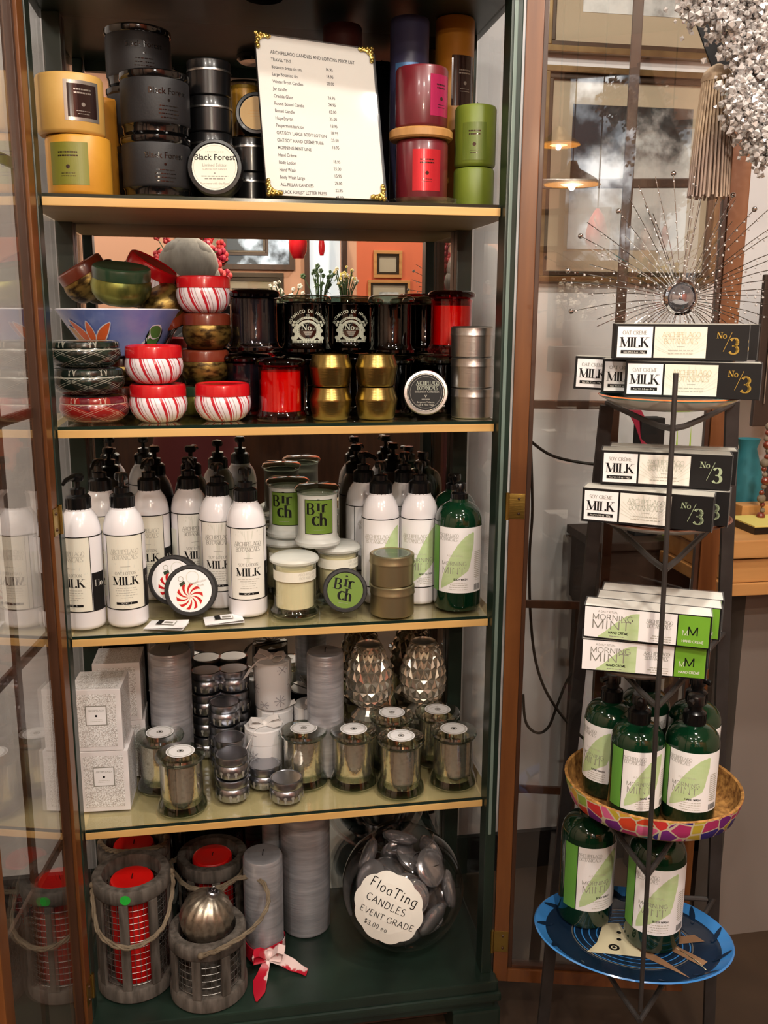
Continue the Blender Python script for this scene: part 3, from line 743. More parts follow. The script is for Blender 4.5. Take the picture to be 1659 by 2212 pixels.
def round_tin(name, r, h, body, lid, ring=None, lidh=.016, lettering=None):
    o = root(name)
    MB().lathe([(0, .0004), (r-.002, .0004), (r-.0006, .002), (r-.0006, h-lidh+.001)], body, 36).build('body', o)
    MB().lathe([(r-.0004, h-lidh), (r+.0006, h-lidh-.0005), (r+.0008, h-lidh+.001), (r, h-lidh+.003), (r, h-.002), (r-.0025, h), (r-.005, h-.0014), (0, h-.0014)], lid, 36, mats=[ring or lid]*3+[lid]*5).build('lid', o)
    return o
def bowl_tin(name, r, h, body, lid, squat=False):
    """squat tin with a bulging body and a pressed lid"""
    o = root(name); lh = h*.30; zb = h-lh
    if squat: lh = h*.2; zb = h-lh
    prof = [(0, .0006), (r*.52, .0004), (r*.6, .001), (r*.8, zb*.16), (r*.95, zb*.4), (r, zb*.66), (r*.985, zb*.85), (r*.93, zb)]
    MB().lathe(prof, body, 44).build('body', o)
    MB().lathe([(r*.94, zb-.001), (r*.965, zb-.001), (r*.965, h-.006), (r*.945, h-.002), (r*.88, h), (r*.84, h-.0015), (0, h-.0015)], lid, 44).build('lid', o)
    return o
def jar(name, r, h, glass, wax=None, lid='clear_glass', fill=.75, band=None, footr=1.0):
    """straight glass candle jar with flared foot and flat knobless lid"""
    o = root(name); R = r*footr; w = r*.86
    body = [(0, .0004), (R-.003, .0004), (R, .004), (R, .009), (R-.003, .0125), (w+.002, .016), (w, .021), (w, h-.024), (w+.001, h-.018), (w-.003, h-.018), (w-.003, .016), (0, .015)]
    foot = 'thick_glass' if glass == 'clear_glass' else glass
    MB().lathe(body, glass, 40, mats=[foot]*5+[glass]*6).build('glass_body', o)
    lid = 'thick_glass' if lid == 'clear_glass' else lid
    MB().lathe([(w-.006, h-.021), (w-.004, h-.017), (R-.006, h-.0165), (R-.001, h-.014), (R, h-.010), (R-.002, h-.006), (R-.008, h-.003), (0, h-.001)], lid, 40).build('lid', o)
    if wax: MB().lathe([(0, .0165), (w-.0036, .0165), (w-.0036, h*fill), (w-.006, h*fill+.001), (0, h*fill-.001)], wax, 36).build('wax', o)
    if band:
        p = Print(.003); p.rect('cream_paper', -w*2.2, h*.60, w*2.2, h*.76); p.up(); p.text('ink_soft', 'ARCHIPELAGO', w*.6, h*.70, .0045, serif=False, thick=.1); p.text('ink_soft', 'BOTANICALS', w*.6, h*.64, .0045, serif=False, thick=.1)
        m = MB(); p.on(m, cyl(w)); m.build('paper_band', o)
    return o
def birch_art(p, s):
    """stacked condensed serif lettering, four rows of overlapping letters"""
    k = dict(thick=.2, thin=.05, track=.04)
    p.text('ink', 'B', -.34*s, .02*s, .44*s, 'c', **k); p.text('ink', 'i', -.02*s, .16*s, .5*s, 'c', **k); p.text('ink', 'r', .2*s, .10*s, .5*s, 'c', **k)
    p.text('ink', 'c', -.12*s, -.40*s, .56*s, 'c', **k); p.text('ink', 'h', .16*s, -.42*s, .5*s, 'c', **k)
    return p
def lying_tin(name, r, t, body, paint, rim='black_matte'):
    """round tin on its edge, lid towards -y; origin at its lowest point"""
    o = root(name); M = Matrix.Translation((0, 0, r)) @ Matrix.Rotation(PI/2, 4, 'X')      # local z -> -y
    MB().lathe([(0, -t), (r-.004, -t), (r-.002, -t+.002), (r-.002, -.014)], body, 40, M=M).build('body', o)
    MB().lathe([(r-.0015, -.015), (r, -.0145), (r, -.002), (r-.0015, 0), (r-.006, .0005), (r-.0075, -.0008), (0, -.0008)], rim, 40, M=M).build('lid', o)
    p = Print(); paint(p, r-.0078); m = MB(); p.on(m, lambda u, v, of: (u, .0008-of, r+v)); m.build('label', o)
    return o
def brand(p, m, u, v, s, line=True, **k):
    a = dict(thick=.13, thin=.05, track=.06); a.update(k)
    q, w = glyphs('ARCHIPELAGO', s, **a); p.text(m, 'ARCHIPELAGO', u, v, s, **a)
    if line: p.rect(m, u-w/2, v-s*.28, u+w/2, v-s*.2)
    p.text(m, 'BOTANICALS', u, v-s*1.42, s, **a)
def pump(o, r, z, m='black_plastic', turn=0.0, s=1.0, tall=True):
    T = Matrix.Translation((0, 0, z))
    q = MB().lathe([(.0, 0), (r, 0), (r, .022*s), (r-.003, .025*s), (r*.62, .027*s), (r*.62, .036*s), (.005, .038*s)], m, 24, M=T)
    for k in range(18):
        a = 2*PI*k/18; q.box((-.0006, -r-.0005, .002), (.0006, -r+.001, .02*s), m, M=T @ Matrix.Rotation(a, 4, 'Z'))
    b = q.build('collar', o)
    R_ = T @ Matrix.Rotation(turn, 4, 'Z'); n = MB()
    if tall:
        n.lathe([(.0045, .036*s), (.0045, .048*s), (.010, .049*s), (.0115, .052*s), (.0115, .058*s), (.009, .061*s), (0, .0615*s)], m, 20, M=R_)
        n.tube([(0, 0, .056*s), (.016, 0, .057*s), (.034, 0, .055*s), (.042, 0, .050*s)], .004, m, 8, M=R_, radii=[.006, .005, .004, .0032])
    else:
        n.lathe([(.0045, .034*s), (.0125, .036*s), (.0125, .05*s), (.011, .054*s), (0, .055*s)], m, 20, M=R_)
        n.tube([(0, 0, .046*s), (.012, 0, .047*s), (.022, 0, .045*s)], .0045, m, 8, M=R_)
    n.build('nozzle', b)
def lotion(kind):
    """white pump bottle; kind oat / soy / mint"""
    o = root('lotion_bottle'); r, h = .035, .2075
    prof = [(0, .0006), (r-.004, .0004), (r-.001, .003), (r, .008), (r, .158), (r*.985, .170), (r*.93, .182), (r*.82, .193), (r*.66, .2015), (r*.6, .204), (r*.6, h)]
    MB().lathe(prof, 'white_plastic', 40).build('bottle', o)
    p = Print(.0025); v0, v1 = .034, .163
    if kind == 'mint':
        p.rect('paper_white', -.09, v0, .09, v1); p.up()
        p.rect('ink', -.1, v1-.0012, .1, v1+.0006); p.rect('ink', -.1, v0-.0006, .1, v0+.0012); p.rect('ink', -.042, v0, -.0408, v1)
        us = [-.024+.062*i/14 for i in range(15)]
        p.strip('mint_leaf', us, [v0+.002+.052*(i/14)**1.2 for i in range(15)], [v0+.012+.104*math.sin(i/14*PI/2)**1.1 for i in range(15)])
        p.up(); brand(p, 'ink_soft', -.008, .128, .0066)
        p.text('ink_soft', 'A DAILY RITUAL', 0, .096, .0028, serif=False, thick=.1, thin=.1)
        p.text('ink_grey', 'MORNING', .004, .083, .0075, serif=False, thick=.09, thin=.09, wid=1.1); p.text('ink_grey', 'MINT', .004, .067, .014, serif=False, thick=.07, thin=.07, wid=1.15)
        p.text('ink', 'BODY LOTION', .014, .058, .0032, serif=False, thick=.2, thin=.2)
        p.lines('ink_soft', -.004, .026, .052, 4, .0036, .0009, 'r')
    else:
        p.rect('cream_paper' if kind == 'oat' else 'paper', -.033, v0, .033, v1); p.up()
        for k in range(26):                        # pale engraved rays / petals
            a = math.radians(20 + 140*k/25 + random.uniform(-2, 2)); L0, L1 = .012, .07+.03*random.random()
            c0 = (math.cos(a), math.sin(a)); n0 = (-c0[1]*.0004, c0[0]*.0004); yb = v0-.006 if kind == 'oat' else .09
            A = (c0[0]*L0*.55, yb+c0[1]*L0); B = (max(-.031, min(.031, c0[0]*L1*.5)), min(v1-.004, yb+c0[1]*L1))
            p.poly('ink_faint', [(A[0]-n0[0], A[1]-n0[1]), (A[0]+n0[0], A[1]+n0[1]), (B[0]+n0[0]*1.5, B[1]+n0[1]*1.5), (B[0]-n0[0]*1.5, B[1]-n0[1]*1.5)])
        p.up(); p.rect('ink', -.1, v1-.0006, .1, v1+.0012); p.rect('ink', -.1, v0-.0012, .1, v0+.0006)
        p.rect('ink', -.0338, v0, -.0326, v1); p.rect('ink', .0326, v0, .0338, v1); p.rect('ink', .0345, v0, .062, v0+.066)
        p.text('paper', 'No', .048, v0+.042, .011, **dict(thick=.16, thin=.05))
        p.rect('ink_faint', -.058, v0+.02, -.0375, v1-.03)
        brand(p, 'ink_grey' if kind == 'soy' else 'ink_soft', 0, .132, .0073, wid=.84)
        p.rect('ink_grey', -.008, .1092, .008, .1098)
        p.text('ink_grey', kind.upper()+' LOTION', 0, .0952, .0052, thick=.14, thin=.05, wid=.92)
        p.text('ink', 'MILK', 0, .077, .0148, thick=.2, thin=.035, track=.16)
        p.lines('ink_soft', -.02, .02, .071, 5, .0042, .0010, var=.5)
        p.rect('ink', -.018, .0425, .018, .0468); p.up(); p.text('paper', 'NET WT 18 OZ', 0, .0435, .0023, serif=False, thick=.12, thin=.12)
    m = MB(); p.on(m, cyl(r)); m.build('label', o)
    pump(o, .0205, h-.003, turn=-PI/2)
    return o
def wash(r=.0432, h=.205, s=1.0, code=True, spin=0.0, name='wash_bottle', ps=None):
    """round shouldered bottle of dark green plastic with a short pump cap"""
    o = root(name)
    prof = [(0, .001), (r*.8, .0004), (r*.95, .003), (r, .012), (r, h*.76), (r*.985, h*.82), (r*.92, h*.875), (r*.78, h*.925), (r*.56, h*.96), (r*.4, h*.975), (r*.38, h)]
    MB().lathe(prof, 'bottle_green', 40).build('bottle', o)
    v0, v1 = h*.185, h*.775; hh = v1-v0; p = Print(.003)
    p.rect('mint_dark', -r*1.35, v0, -r*.80, v1); p.rect('paper_white', -r*.80, v0, r*1.35, v1); p.up(); p.rect('ink', -r*.82, v0, -r*.79, v1)
    n = 18; us = [-r*.66+r*1.42*i/n for i in range(n+1)]
    p.strip('mint_leaf', us, [v0+hh*(.05+.36*(i/n)**1.1+.34*max(0, i/n-.86)/.14) for i in range(n+1)], [v0+hh*(.14+.78*math.sin(i/n*PI/2)**.8+.010*(i % 2)) for i in range(n+1)])
    p.up(); brand(p, 'ink_grey', -r*.36, v0+hh*.86, .0054*s, thick=.1, wid=.9)
    p.text('ink_soft', 'A DAILY RITUAL', -r*.05, v0+hh*.56, .003*s, serif=False, thick=.1, thin=.1)
    p.text('ink_grey', 'MORNING', -r*.1, v0+hh*.425, .0070*s, serif=False, thick=.09, thin=.09, wid=1.15); p.text('ink_grey', 'MINT', -r*.12, v0+hh*.295, .0125*s, serif=False, thick=.07, thin=.07, wid=1.15)
    p.text('ink', 'BODY WASH' if code else 'HAND WASH', r*.2, v0+hh*.2, .0034*s, serif=False, thick=.2, thin=.2)
    p.lines('ink_soft', -r*.3, r*.5, v0+hh*.155, 4, .0042*s, .001*s, 'r')
    p.lines('ink_soft', r*.82, r*1.2, v0+hh*.62, 14, .0036*s, .0016*s, 'l', .06); p.lines('ink_soft', r*.85, r*1.15, v0+hh*.24, 3, .0034*s, .001*s)
    for k in range(13): p.rect('ink', r*.84+k*r*.029, v0+hh*.03, r*.84+k*r*.029+r*(.010 if k % 3 else .02), v0+hh*.125)
    m = MB(); p.on(m, cyl(r, spin)); m.build('label', o)
    pump(o, .0155*s if code else .0165, h-.004, turn=-1.9, s=ps or s, tall=False)
    return o
# ================================================================ SHELF 1 (top)
GY = 'yellow pillar candles on the top shelf'
y1 = pillar('pillar_candle', .0497, .0885, 'gold_wax', 'olive_label', (-.22, .16, .86, .62), wick=False)
put(y1, (X(172, 355, .062), .062, S1), 'golden yellow pillar candle with olive label, bottom of the stack by the left door', 'candle', GY)
y2 = pillar('pillar_candle', .0505, .0870, 'yellow_wax', 'brown_label', (.52, .20, .86, .56), 'silver_label')
put(y2, (X(151, 215, .060), .060, S1+.0888), 'pale yellow pillar candle with silver-edged dark label, stacked on the golden one', 'candle', GY)
y3 = pillar('pillar_candle', .045, .165, 'orange_wax')
put(y3, (X(211, 320, .165), .165, S1), 'plain orange-yellow pillar candle half hidden behind the two-candle yellow stack', 'candle', GY)
BJ = 'black letterpress jar candles'
lj = letterpress_jar()
for i, (px, py, Y, k, lb) in enumerate(((339, 355, .065, 0, 'matte black jar candle at the bottom of the front black pair'),
        (335, 215, .064, 1, 'matte black jar candle on top of the front black pair'),
        (306, 375, .178, 0, 'black jar candle at the bottom of the rear column of three'),
        (303, 250, .178, 1, 'black jar candle in the middle of the rear column of three'),
        (299, 120, .178, 2, 'black jar candle topmost of the rear column, near the cabinet ceiling'))):
    put(lj, (X(px, py, Y), Y, S1+k*.0930), lb, 'candle', BJ, rz=(-.05, .1, -.3, .2, -.1)[i])
TN = 'black round tins on the top shelf'
bt = round_tin('candle_tin', .0355, .0553, 'tin_black', 'tin_black', 'steel_tin', .018)
for px, k, lb in ((459, 0, 'black tin at the bottom of the tall column, behind the cream lettered lid'), (457, 1, 'black tin second from the bottom of the tall column'), (454, 2, 'black tin second from the top of the tall column'), (451, 3, 'black tin on top of the tall column between the black jars and the price list')):
    put(bt, (X(px, 400-k*80, .118), .118, S1+k*.0556), lb, 'tin', TN)
b2 = round_tin('candle_tin', .036, .0553, 'tin_black', 'tin_black', 'steel_tin', .016)
for k, lb in ((0, 'black tin at the bottom of the short stack left of the price list'), (1, 'upper black tin of the short stack left of the price list')):
    put(b2, (X(541, 395-k*70, .150), .150, S1+k*.0556), lb, 'tin', TN)
gj = jar('candle_jar', .034, .110, 'clear_glass', 'gold_wax', fill=.9)
put(gj, (X(530, 225, .212), .212, S1+.108), 'pale gold candle jar standing behind the cream-lidded tin', 'candle')
b3 = round_tin('candle_tin', .036, .107, 'tin_black', 'tin_black', 'steel_tin', .016)
put(b3, (X(530, 360, .232), .232, S1), 'tall black tin hidden under the pale gold candle jar', 'tin', TN)
def bf_lid(p, r):
    p.disc('cream_paper', 0, 0, r); p.up(); p.disc('ink_soft', 0, 0, r*.93, 40, r*.915)
    p.text('ink_grey', 'A R C H I P E L A G O', 0, r*.62, r*.085); p.text('ink', 'Black Forest', 0, r*.30, r*.36, bold=.02)
    p.text('ink_grey', 'Limited Edition', 0, r*.02, r*.18); p.text('ink_grey', 'SCENTED SOY CANDLE', 0, -r*.13, r*.1); p.disc('ink_grey', 0, -r*.27, r*.035)
    p.lines('ink_grey', -r*.62, r*.62, -r*.42, 2, r*.11, r*.04); p.text('ink_grey', 'Illuminate with the flame', 0, -r*.75, r*.13)
bl = lying_tin('candle_tin', .0435, .042, 'tin_black', bf_lid, 'tin_black')
put(bl, (X(463, 377, .022), .022, S1+.0052), 'round black tin on its edge with a cream lettered lid', 'tin', rot=(math.radians(-7), 0, math.radians(-8)))
def cr_lid(p, r): p.disc('yellow_wax', 0, 0, r); p.up(); p.lines('gold_wax', -r*.5, r*.5, r*.1, 3, r*.16, r*.04)
cl = lying_tin('candle_tin', .035, .036, 'tin_black', cr_lid, 'tin_black')
put(cl, (X(553, 232, .128), .128, S1+.1165), 'round tin on its edge with a plain yellow lid, half behind the price list', 'tin', rot=(math.radians(-8), 0, math.radians(-6)))
# price list in its clear sleeve
BL, BR = AZ(578, 434, S1+.001), AZ(831, 439, S1+.001)
BL.y = .006; BL.x = X(578, 432, .006); BR.y = .030; BR.x = X(831, 438, .030); BL.z = BR.z = S1+.006
TL, TR = AY(551, 72, .085), AY(803, 108, .107)
ps = root('price_list', (BL+BR)/2); tag(ps, 'white printed price list in a clear stand with gold filigree corners', 'sign')
ex = (BR-BL); ey0, ey1 = TL-BL, TR-BR; nrm = ex.cross((ey0+ey1)/2).normalized()      # towards the viewer
if nrm.y > 0: nrm = -nrm
def sheet(u, v, o): return tuple(BL + ex*u + (ey0*(1-u)+ey1*u)*v + nrm*o - ps.location)
def quadslab(m, mt, u0, v0, u1, v1, o0, o1):
    c = [(u0,v0),(u1,v0),(u1,v1),(u0,v1)]
    vs = [sheet(u,v,o0) for u,v in c] + [sheet(u,v,o1) for u,v in c]
    m.add(vs, [(0,1,2,3),(7,6,5,4),(0,4,5,1),(1,5,6,2),(2,6,7,3),(3,7,4,0)], mt)
m = MB(); quadslab(m, 'paper_sheet', 0, 0, 1, 1, -.001, 0); 
ITEMS = [('ARCHIPELAGO CANDLES AND LOTIONS PRICE LIST', ''), ('TRAVEL TINS', '16.95'), ('Botanico brass tin sm.', '18.95'), ('Large Botanico tin', '28.00'), ('Winter Frost Candles', ''), ('Jar candle', '24.95'), ('Crackle Glass', '24.95'), ('Round Boxed Candle', '65.00'), ('Boxed Candle', '35.00'), ('Hope/Joy tin', '18.95'), ('Peppermint bark tin', '18.95'), ('OAT/SOY LARGE BODY LOTION', '25.00'), ('OAT/SOY HAND CRÈME TUBE', '18.95'), ('MORNING MINT LINE', ''), ('Hand Crème', '18.95'), ('Body Lotion', '25.00'), ('Hand Wash', '15.95'), ('Body Wash Large', '29.00'), ('ALL PILLAR CANDLES', '22.95'), ('BLACK FOREST LETTER PRESS', '45.00')]
p = Print(.05); dv = .8725/19
for i, (a, c) in enumerate(ITEMS):
    v = .885 - i*dv
    p.text('ink', a, .115, v, .029 if i else .031, 'l', bold=.012)
    if c: p.text('ink', c, .575, v-.022, .029, 'l', bold=.012)
ar = (ey0.length+ey1.length)/2/ex.length
p.items = [(mm, ly, [(u, .03+(vv-.03) if False else vv) for u, vv in q]) for mm, ly, q in p.items]
p2 = []
for mm, ly, q in p.items: p2.append((mm, ly, q))
p.items = p2
p.on(m, sheet, .0004)
m.build('printed_sheet', ps)
m = MB(); quadslab(m, 'acetate', -.006, .002, 1.006, 1.004, .0012, .0024); quadslab(m, 'black_matte', 1.001, 0, 1.028, .985, -.014, -.003); quadslab(m, 'black_matte', 0, 0, 1.0, .985, -.014, -.0015)
m.build('clear_holder', ps)
for (cu, cv, su, sv) in ((0,0,1,1),(1,0,-1,1),(0,1,1,-1),(1,1,-1,-1)):
    g = MB()
    for k in range(9):
        t = k/8; L = .115*(1-t)
        for a, c in ((L, .02+.012*math.sin(k*1.7)), ):
            g.ball(sheet(cu+su*a, cv+sv*(.008+.006*math.sin(k*2.1))*1.0, .003), .0026+.0012*(k % 2), 'gold_filigree', 8)
            g.ball(sheet(cu+su*(.012+.008*math.sin(k*2.3)), cv+sv*a*.72, .003), .0026+.0012*((k+1) % 2), 'gold_filigree', 8)
    g.tube([sheet(cu+su*.125, cv+sv*.012, .003), sheet(cu+su*.06, cv+sv*.02, .004), sheet(cu+su*.03, cv+sv*.03, .004), sheet(cu+su*.018, cv+sv*.06, .004), sheet(cu+su*.012, cv+sv*.095, .003)], .002, 'gold_filigree', 6)
    g.tube([sheet(cu-su*.004, cv-sv*.002, .003), sheet(cu+su*.045, cv+sv*.035, .0035)], .003, 'gold_filigree', 6)
    g.build('corner_mount', ps)
mp = pillar('pillar_candle', .0345, .3180, 'maroon_wax'); put(mp, (X(740, 90, .225), .225, S1), 'tall dark maroon pillar candle rising behind the price list', 'candle')
mp2 = root('candle_ring', (0, 0, 0)); MB().lathe([(.0362, 0), (.048, 0), (.05, .004), (.048, .012), (.0362, .014), (.0362, 0)], 'maroon_wax', 32).build('ring', mp2)
put(mp2, (X(740, 90, .225), .225, S1+.262), 'maroon ring around the dark maroon pillar behind the price list', 'candle ring')
bu = pillar('pillar_candle', .0335, .3140, 'blue_wax', 'blue_label', (-.35, .50, .76, .62)); put(bu, (X(885, 90, .150), .150, S1), 'tall dark blue pillar candle with a light blue label', 'candle')
orc = pillar('pillar_candle', .0345, .330, 'orange_wax', 'brown_label', (.35, .55, .80, .72)); put(orc, (X(982, 120, .190), .190, S1), 'tall orange pillar candle with a dark label at the back right', 'candle')
ds = root('candle_dish'); MB().lathe([(0, 0), (.05, 0), (.060, .004), (.0615, .011), (.059, .011), (.048, .006), (0, .005)], 'clear_glass', 40).build('dish', ds)
put(ds, (X(916, 430, .072), .072, S1), 'clear glass dish under the lower red pillar candle', 'dish')
r1 = pillar('pillar_candle', .0435, .0980, 'red_wax', 'red_label', (0, .16, .82, .56), wick=False); put(r1, (X(911, 360, .072), .072, S1+.0065), 'dark red pillar candle with a red label standing in a glass dish', 'candle', 'red pillar candles on the top shelf')
wd_ = root('candle_coaster'); MB().lathe([(0, 0), (.05, 0), (.053, .003), (.053, .013), (.05, .016), (0, .016)], 'wood_disc', 48).build('disc', wd_)
put(wd_, (X(909, 285, .072), .072, S1+.1050), 'pale wooden disc between the two dark red pillar candles', 'coaster')
r2 = pillar('pillar_candle', .0435, .0955, 'red_wax', 'magenta_label', (.62, .18, .84, .5)); put(r2, (X(911, 202, .072), .072, S1+.1213), 'dark red pillar candle with a magenta label on the wooden disc', 'candle', 'red pillar candles on the top shelf')
g1 = pillar('pillar_candle', .0345, .066, 'green_wax', wick=False); put(g1, (X(1023, 400, .085), .085, S1), 'short olive green pillar candle at the bottom of the right-hand stack', 'candle', 'olive green pillar candles')
g2 = pillar('pillar_candle', .0350, .0990, 'green_wax', 'green_label', (-.3, .1, .7, .6)); put(g2, (X(1027, 285, .085), .085, S1+.0664), 'olive green pillar candle with a green label on the short one', 'candle', 'olive green pillar candles')

# ================================================================ SHELF 2
PG = 'plaid tins at the left of the second shelf'
pr = bowl_tin('plaid_tin', .0565, .0443, 'plaid_red', 'plaid_red', True); put(pr, (X(205, 888, .062), .062, S2), 'squat red plaid tin at the bottom of the plaid stack', 'tin', PG)
pg = bowl_tin('plaid_tin', .0590, .0443, 'plaid_green', 'plaid_green', True)
put(pg, (X(191, 828, .064), .064, S2+.0446), 'squat dark green plaid tin in the middle of the plaid stack', 'tin', PG, rz=.2)
put(pg, (X(182, 768, .060), .060, S2+.0892), 'squat dark green plaid tin on top of the plaid stack', 'tin', PG, rz=.9)
PM = 'red and white striped tins'
sp = bowl_tin('striped_tin', .0478, .0630, 'peppermint', 'red_enamel')
put(sp, (X(343, 880, .062), .062, S2), 'striped tin with a red lid, lower of the front left pair', 'tin', PM)
put(sp, (X(333, 790, .063), .063, S2+.0633), 'striped tin with a red lid, upper of the front left pair', 'tin', PM, rz=.4)
put(sp, (X(482, 880, .064), .064, S2), 'striped tin with a red lid standing alone beside the red glass jar', 'tin', PM, rz=.9)
GO = 'gold and brown tins on the second shelf'
oa = bowl_tin('gold_tin', .0430, .0525, 'olive_tin', 'green_enamel'); put(oa, (X(432, 880, .155), .155, S2), 'olive tin with a green lid at the bottom behind the striped tins', 'tin', GO)
ga = bowl_tin('gold_tin', .0430, .0622, 'gold_tin', 'brown_enamel')
put(ga, (X(444, 798, .155), .155, S2+.0528), 'gold tin with a brown lid, lower one behind the striped pair', 'tin', GO)
put(ga, (X(447, 717, .155), .155, S2+.1153), 'gold tin with a brown lid directly under the topmost striped tin', 'tin', GO, rz=.7)
put(sp, (X(440, 635, .153), .153, S2+.1778), 'striped tin with a red lid topmost on the column beside the blue bowl', 'tin', PM, rz=1.7)
# blue flower bowl raised on two hidden tins
bx_, by_ = X(263, 715, .185), .185
bt2 = bowl_tin('gold_tin', .044, .0510, 'gold_tin', 'brown_enamel')
put(bt2, (bx_-.005, by_+.01, S2), 'gold tin hidden behind the plaid stack, lower one under the blue bowl', 'tin', GO)
put(bt2, (bx_-.005, by_+.01, S2+.0514), 'gold tin hidden behind the plaid stack, upper one under the blue bowl', 'tin', GO)
bz = S2+.1030
bo = root('flower_bowl', (bx_, by_, bz)); tag(bo, 'blue ceramic bowl painted with orange flowers, heaped with tins', 'bowl')
BR0, BR1, BH = .060, .1105, .0800
MB().lathe([(0, .0005), (.050, .0005), (BR0, .003), (BR1, BH), (BR1-.003, BH+.002), (BR1-.006, BH), (BR0-.004, .009), (0, .007)], 'bowl_blue', 56, mats=['bowl_blue']*3+['bowl_white']*2+['bowl_white']*2).build('bowl', bo)
p = Print(.004)
def petal(m, u, v, L, a, w, o='bowl_white'):
    c, s = math.cos(a), math.sin(a); n = 12
    def band(mm, k, e):
        pts = []
        for i in range(n+1):
            t = i/n; hw = w*k*math.sin(PI*min(1, t*.92+.06))**.8; pts.append((t, hw))
        for (t0, h0), (t1, h1) in zip(pts, pts[1:]):
            A = lambda t, h: (u+c*(t*L*(1+e)-L*e/2)-s*h, v+s*(t*L*(1+e)-L*e/2)+c*h)
            p.poly(mm, [A(t0,-h0), A(t1,-h1), A(t1,h1), A(t0,h0)])
    band(o, 1.25, .08); p.up(); band(m, 1.0, 0); p.up()
fu = -.052
petal('petal_tan', fu-.012, .012, .055, 2.35, .010); petal('leaf_pale', fu-.004, .006, .035, 2.75, .007)
petal('petal_orange', fu, .016, .056, 2.2, .0085); petal('petal_orange', fu+.003, .016, .044, 1.55, .0075); petal('petal_orange', fu+.006, .016, .056, .85, .0075)
pflower = p; p = Print(.004); p.layer = 0
petal('leaf_green', .067, .052, .042, -1.15, .0155, 'ink'); petal('leaf_green', .062, .05, .03, -.5, .010, 'bowl_white')
p.poly('bowl_white', [(.030,.006), (.034,.004), (.067,.036), (.064,.04)])
for nm_, p_ in (('painted_flower', pflower), ('painted_leaf', p)):
  m = MB(); p_.on(m, lambda u, v, o: ((BR0+(BR1-BR0)*v/BH+o+.0006)*math.sin(u/.095), -(BR0+(BR1-BR0)*v/BH+o+.0006)*math.cos(u/.095), v)); m.build(nm_, bo)
gl = bowl_tin('gold_tin', .0440, .0620, 'gold_tin', 'brown_enamel'); gh = bowl_tin('gold_tin', .0500, .0640, 'olive_tin', 'green_enamel')
def inbowl(pr_, px, py, Y, rot, lb, cat, grp):
    q = AY(px, py, Y); o = put(pr_, q, lb, cat, grp, rot=rot)
    c = Vector((0, 0, .031)); c.rotate(Euler(rot)); o.location = q - c
IB = 'tins heaped in the blue bowl'
inbowl(gl, 190, 606, .200, (math.radians(8), math.radians(-31), 0), 'tilted gold tin with a dark red lid at the left of the blue bowl', 'tin', IB)
inbowl(gh, 262, 617, .125, (math.radians(12), math.radians(5), 0), 'green-lidded olive tin lying at the front of the blue bowl', 'tin', IB)
s2 = bowl_tin('striped_tin', .0478, .0630, 'peppermint', 'red_enamel')
inbowl(s2, 318, 601, .222, (math.radians(10), math.radians(30), 0), 'tilted striped tin with a red lid at the back of the blue bowl', 'tin', IB)
inbowl(gl, 352, 660, .178, (math.radians(-25), math.radians(160), 0), 'gold tin tipped over at the right of the blue bowl', 'tin', IB)
# glass jars
DJ = 'smoky and black glass jars of the second shelf'
kj = jar('candle_jar', .0455, .1105, 'smoke_glass', 'grey_wax', 'black_glass', .82)
for px, py, Y, z, lb in ((550, 690, .150, .1109, 'smoky grey glass jar with a black lid on the upper row'), (535, 830, .150, 0, 'smoky grey glass jar half hidden behind the front red jar')):
    put(kj, (X(px, py, Y), Y, S2+z), lb, 'candle', DJ)
def havana_jar():
    o = jar('candle_jar', .0455, .1040, 'black_glass', 'black_gloss', 'clear_glass', .86); w = .0455*.86
    p = Print(.002); cz = .046
    def arcl(txt, R, size, a0, a1, mm):
        n = len(txt)
        for i, ch in enumerate(txt):
            if ch == ' ': continue
            a = math.radians(a0+(a1-a0)*i/(n-1)); p.text(mm, ch, R*math.cos(a), cz+R*math.sin(a), size, 'c', serif=False, thick=.2, thin=.16, rot=a-PI/2)
    arcl('BOTANICO DE HAVANA', .037, .0062, 158, 22, 'emblem')
    p.text('emblem', 'CUBA', 0, cz+.030, .0024, serif=False, thick=.2, thin=.2)
    p.disc('emblem', 0, cz-.002, .0225, 40, .0165); p.disc('emblem', 0, cz, .0285, 24, .0235, 35, 145); p.up()
    arcl('ARCHIPELAGO', .0246, .0036, 138, 42, 'ink')
    for sx in (-1, 1):                              # scrolled supporters
        for k in range(7):
            a = math.radians(-60+k*17); p.disc('emblem', sx*(.0245+.003*math.cos(k*2)), cz-.021+k*.0062, .0055-.0004*k, 12)
        p.disc('emblem', sx*.030, cz+.010, .0035, 10); p.disc('emblem', sx*.031, cz-.018, .004, 10)
    p.rect('emblem', -.032, cz-.030, .032, cz-.0225); p.up()
    for k in range(20): p.rect('ink', -.029+k*.003, cz-.029, -.028+k*.003, cz-.0235)
    p.up(); p.disc('black_gloss', 0, cz-.002, .0165, 36)
    for k in range(30):
        a = 2*PI*k/30; p.disc('ink', .0178*math.cos(a), cz-.002+.0178*math.sin(a), .0008, 6)
    p.up(); p.text('emblem', 'No', -.003, cz-.001, .0125, thick=.18, thin=.06); p.text('emblem', '33', .011, cz-.001, .005, thick=.18, thin=.06)
    for k in range(5): p.rect('ink_soft', -.009+.001*k, cz-.0045-k*.0022, .009-.001*k, cz-.0036-k*.0022)
    p.items = [(mm, ly, [(u*.9, .018+(v-.016)*.80) for u, v in q]) for mm, ly, q in p.items]
    m = MB(); p.on(m, cyl(w)); m.build('label', o)
    return o
hv = havana_jar()
put(hv, (X(661, 702, .140), .140, S2+.1089), 'black jar with pale round emblem, left one of the emblem pair', 'candle', 'black jars with round emblems')
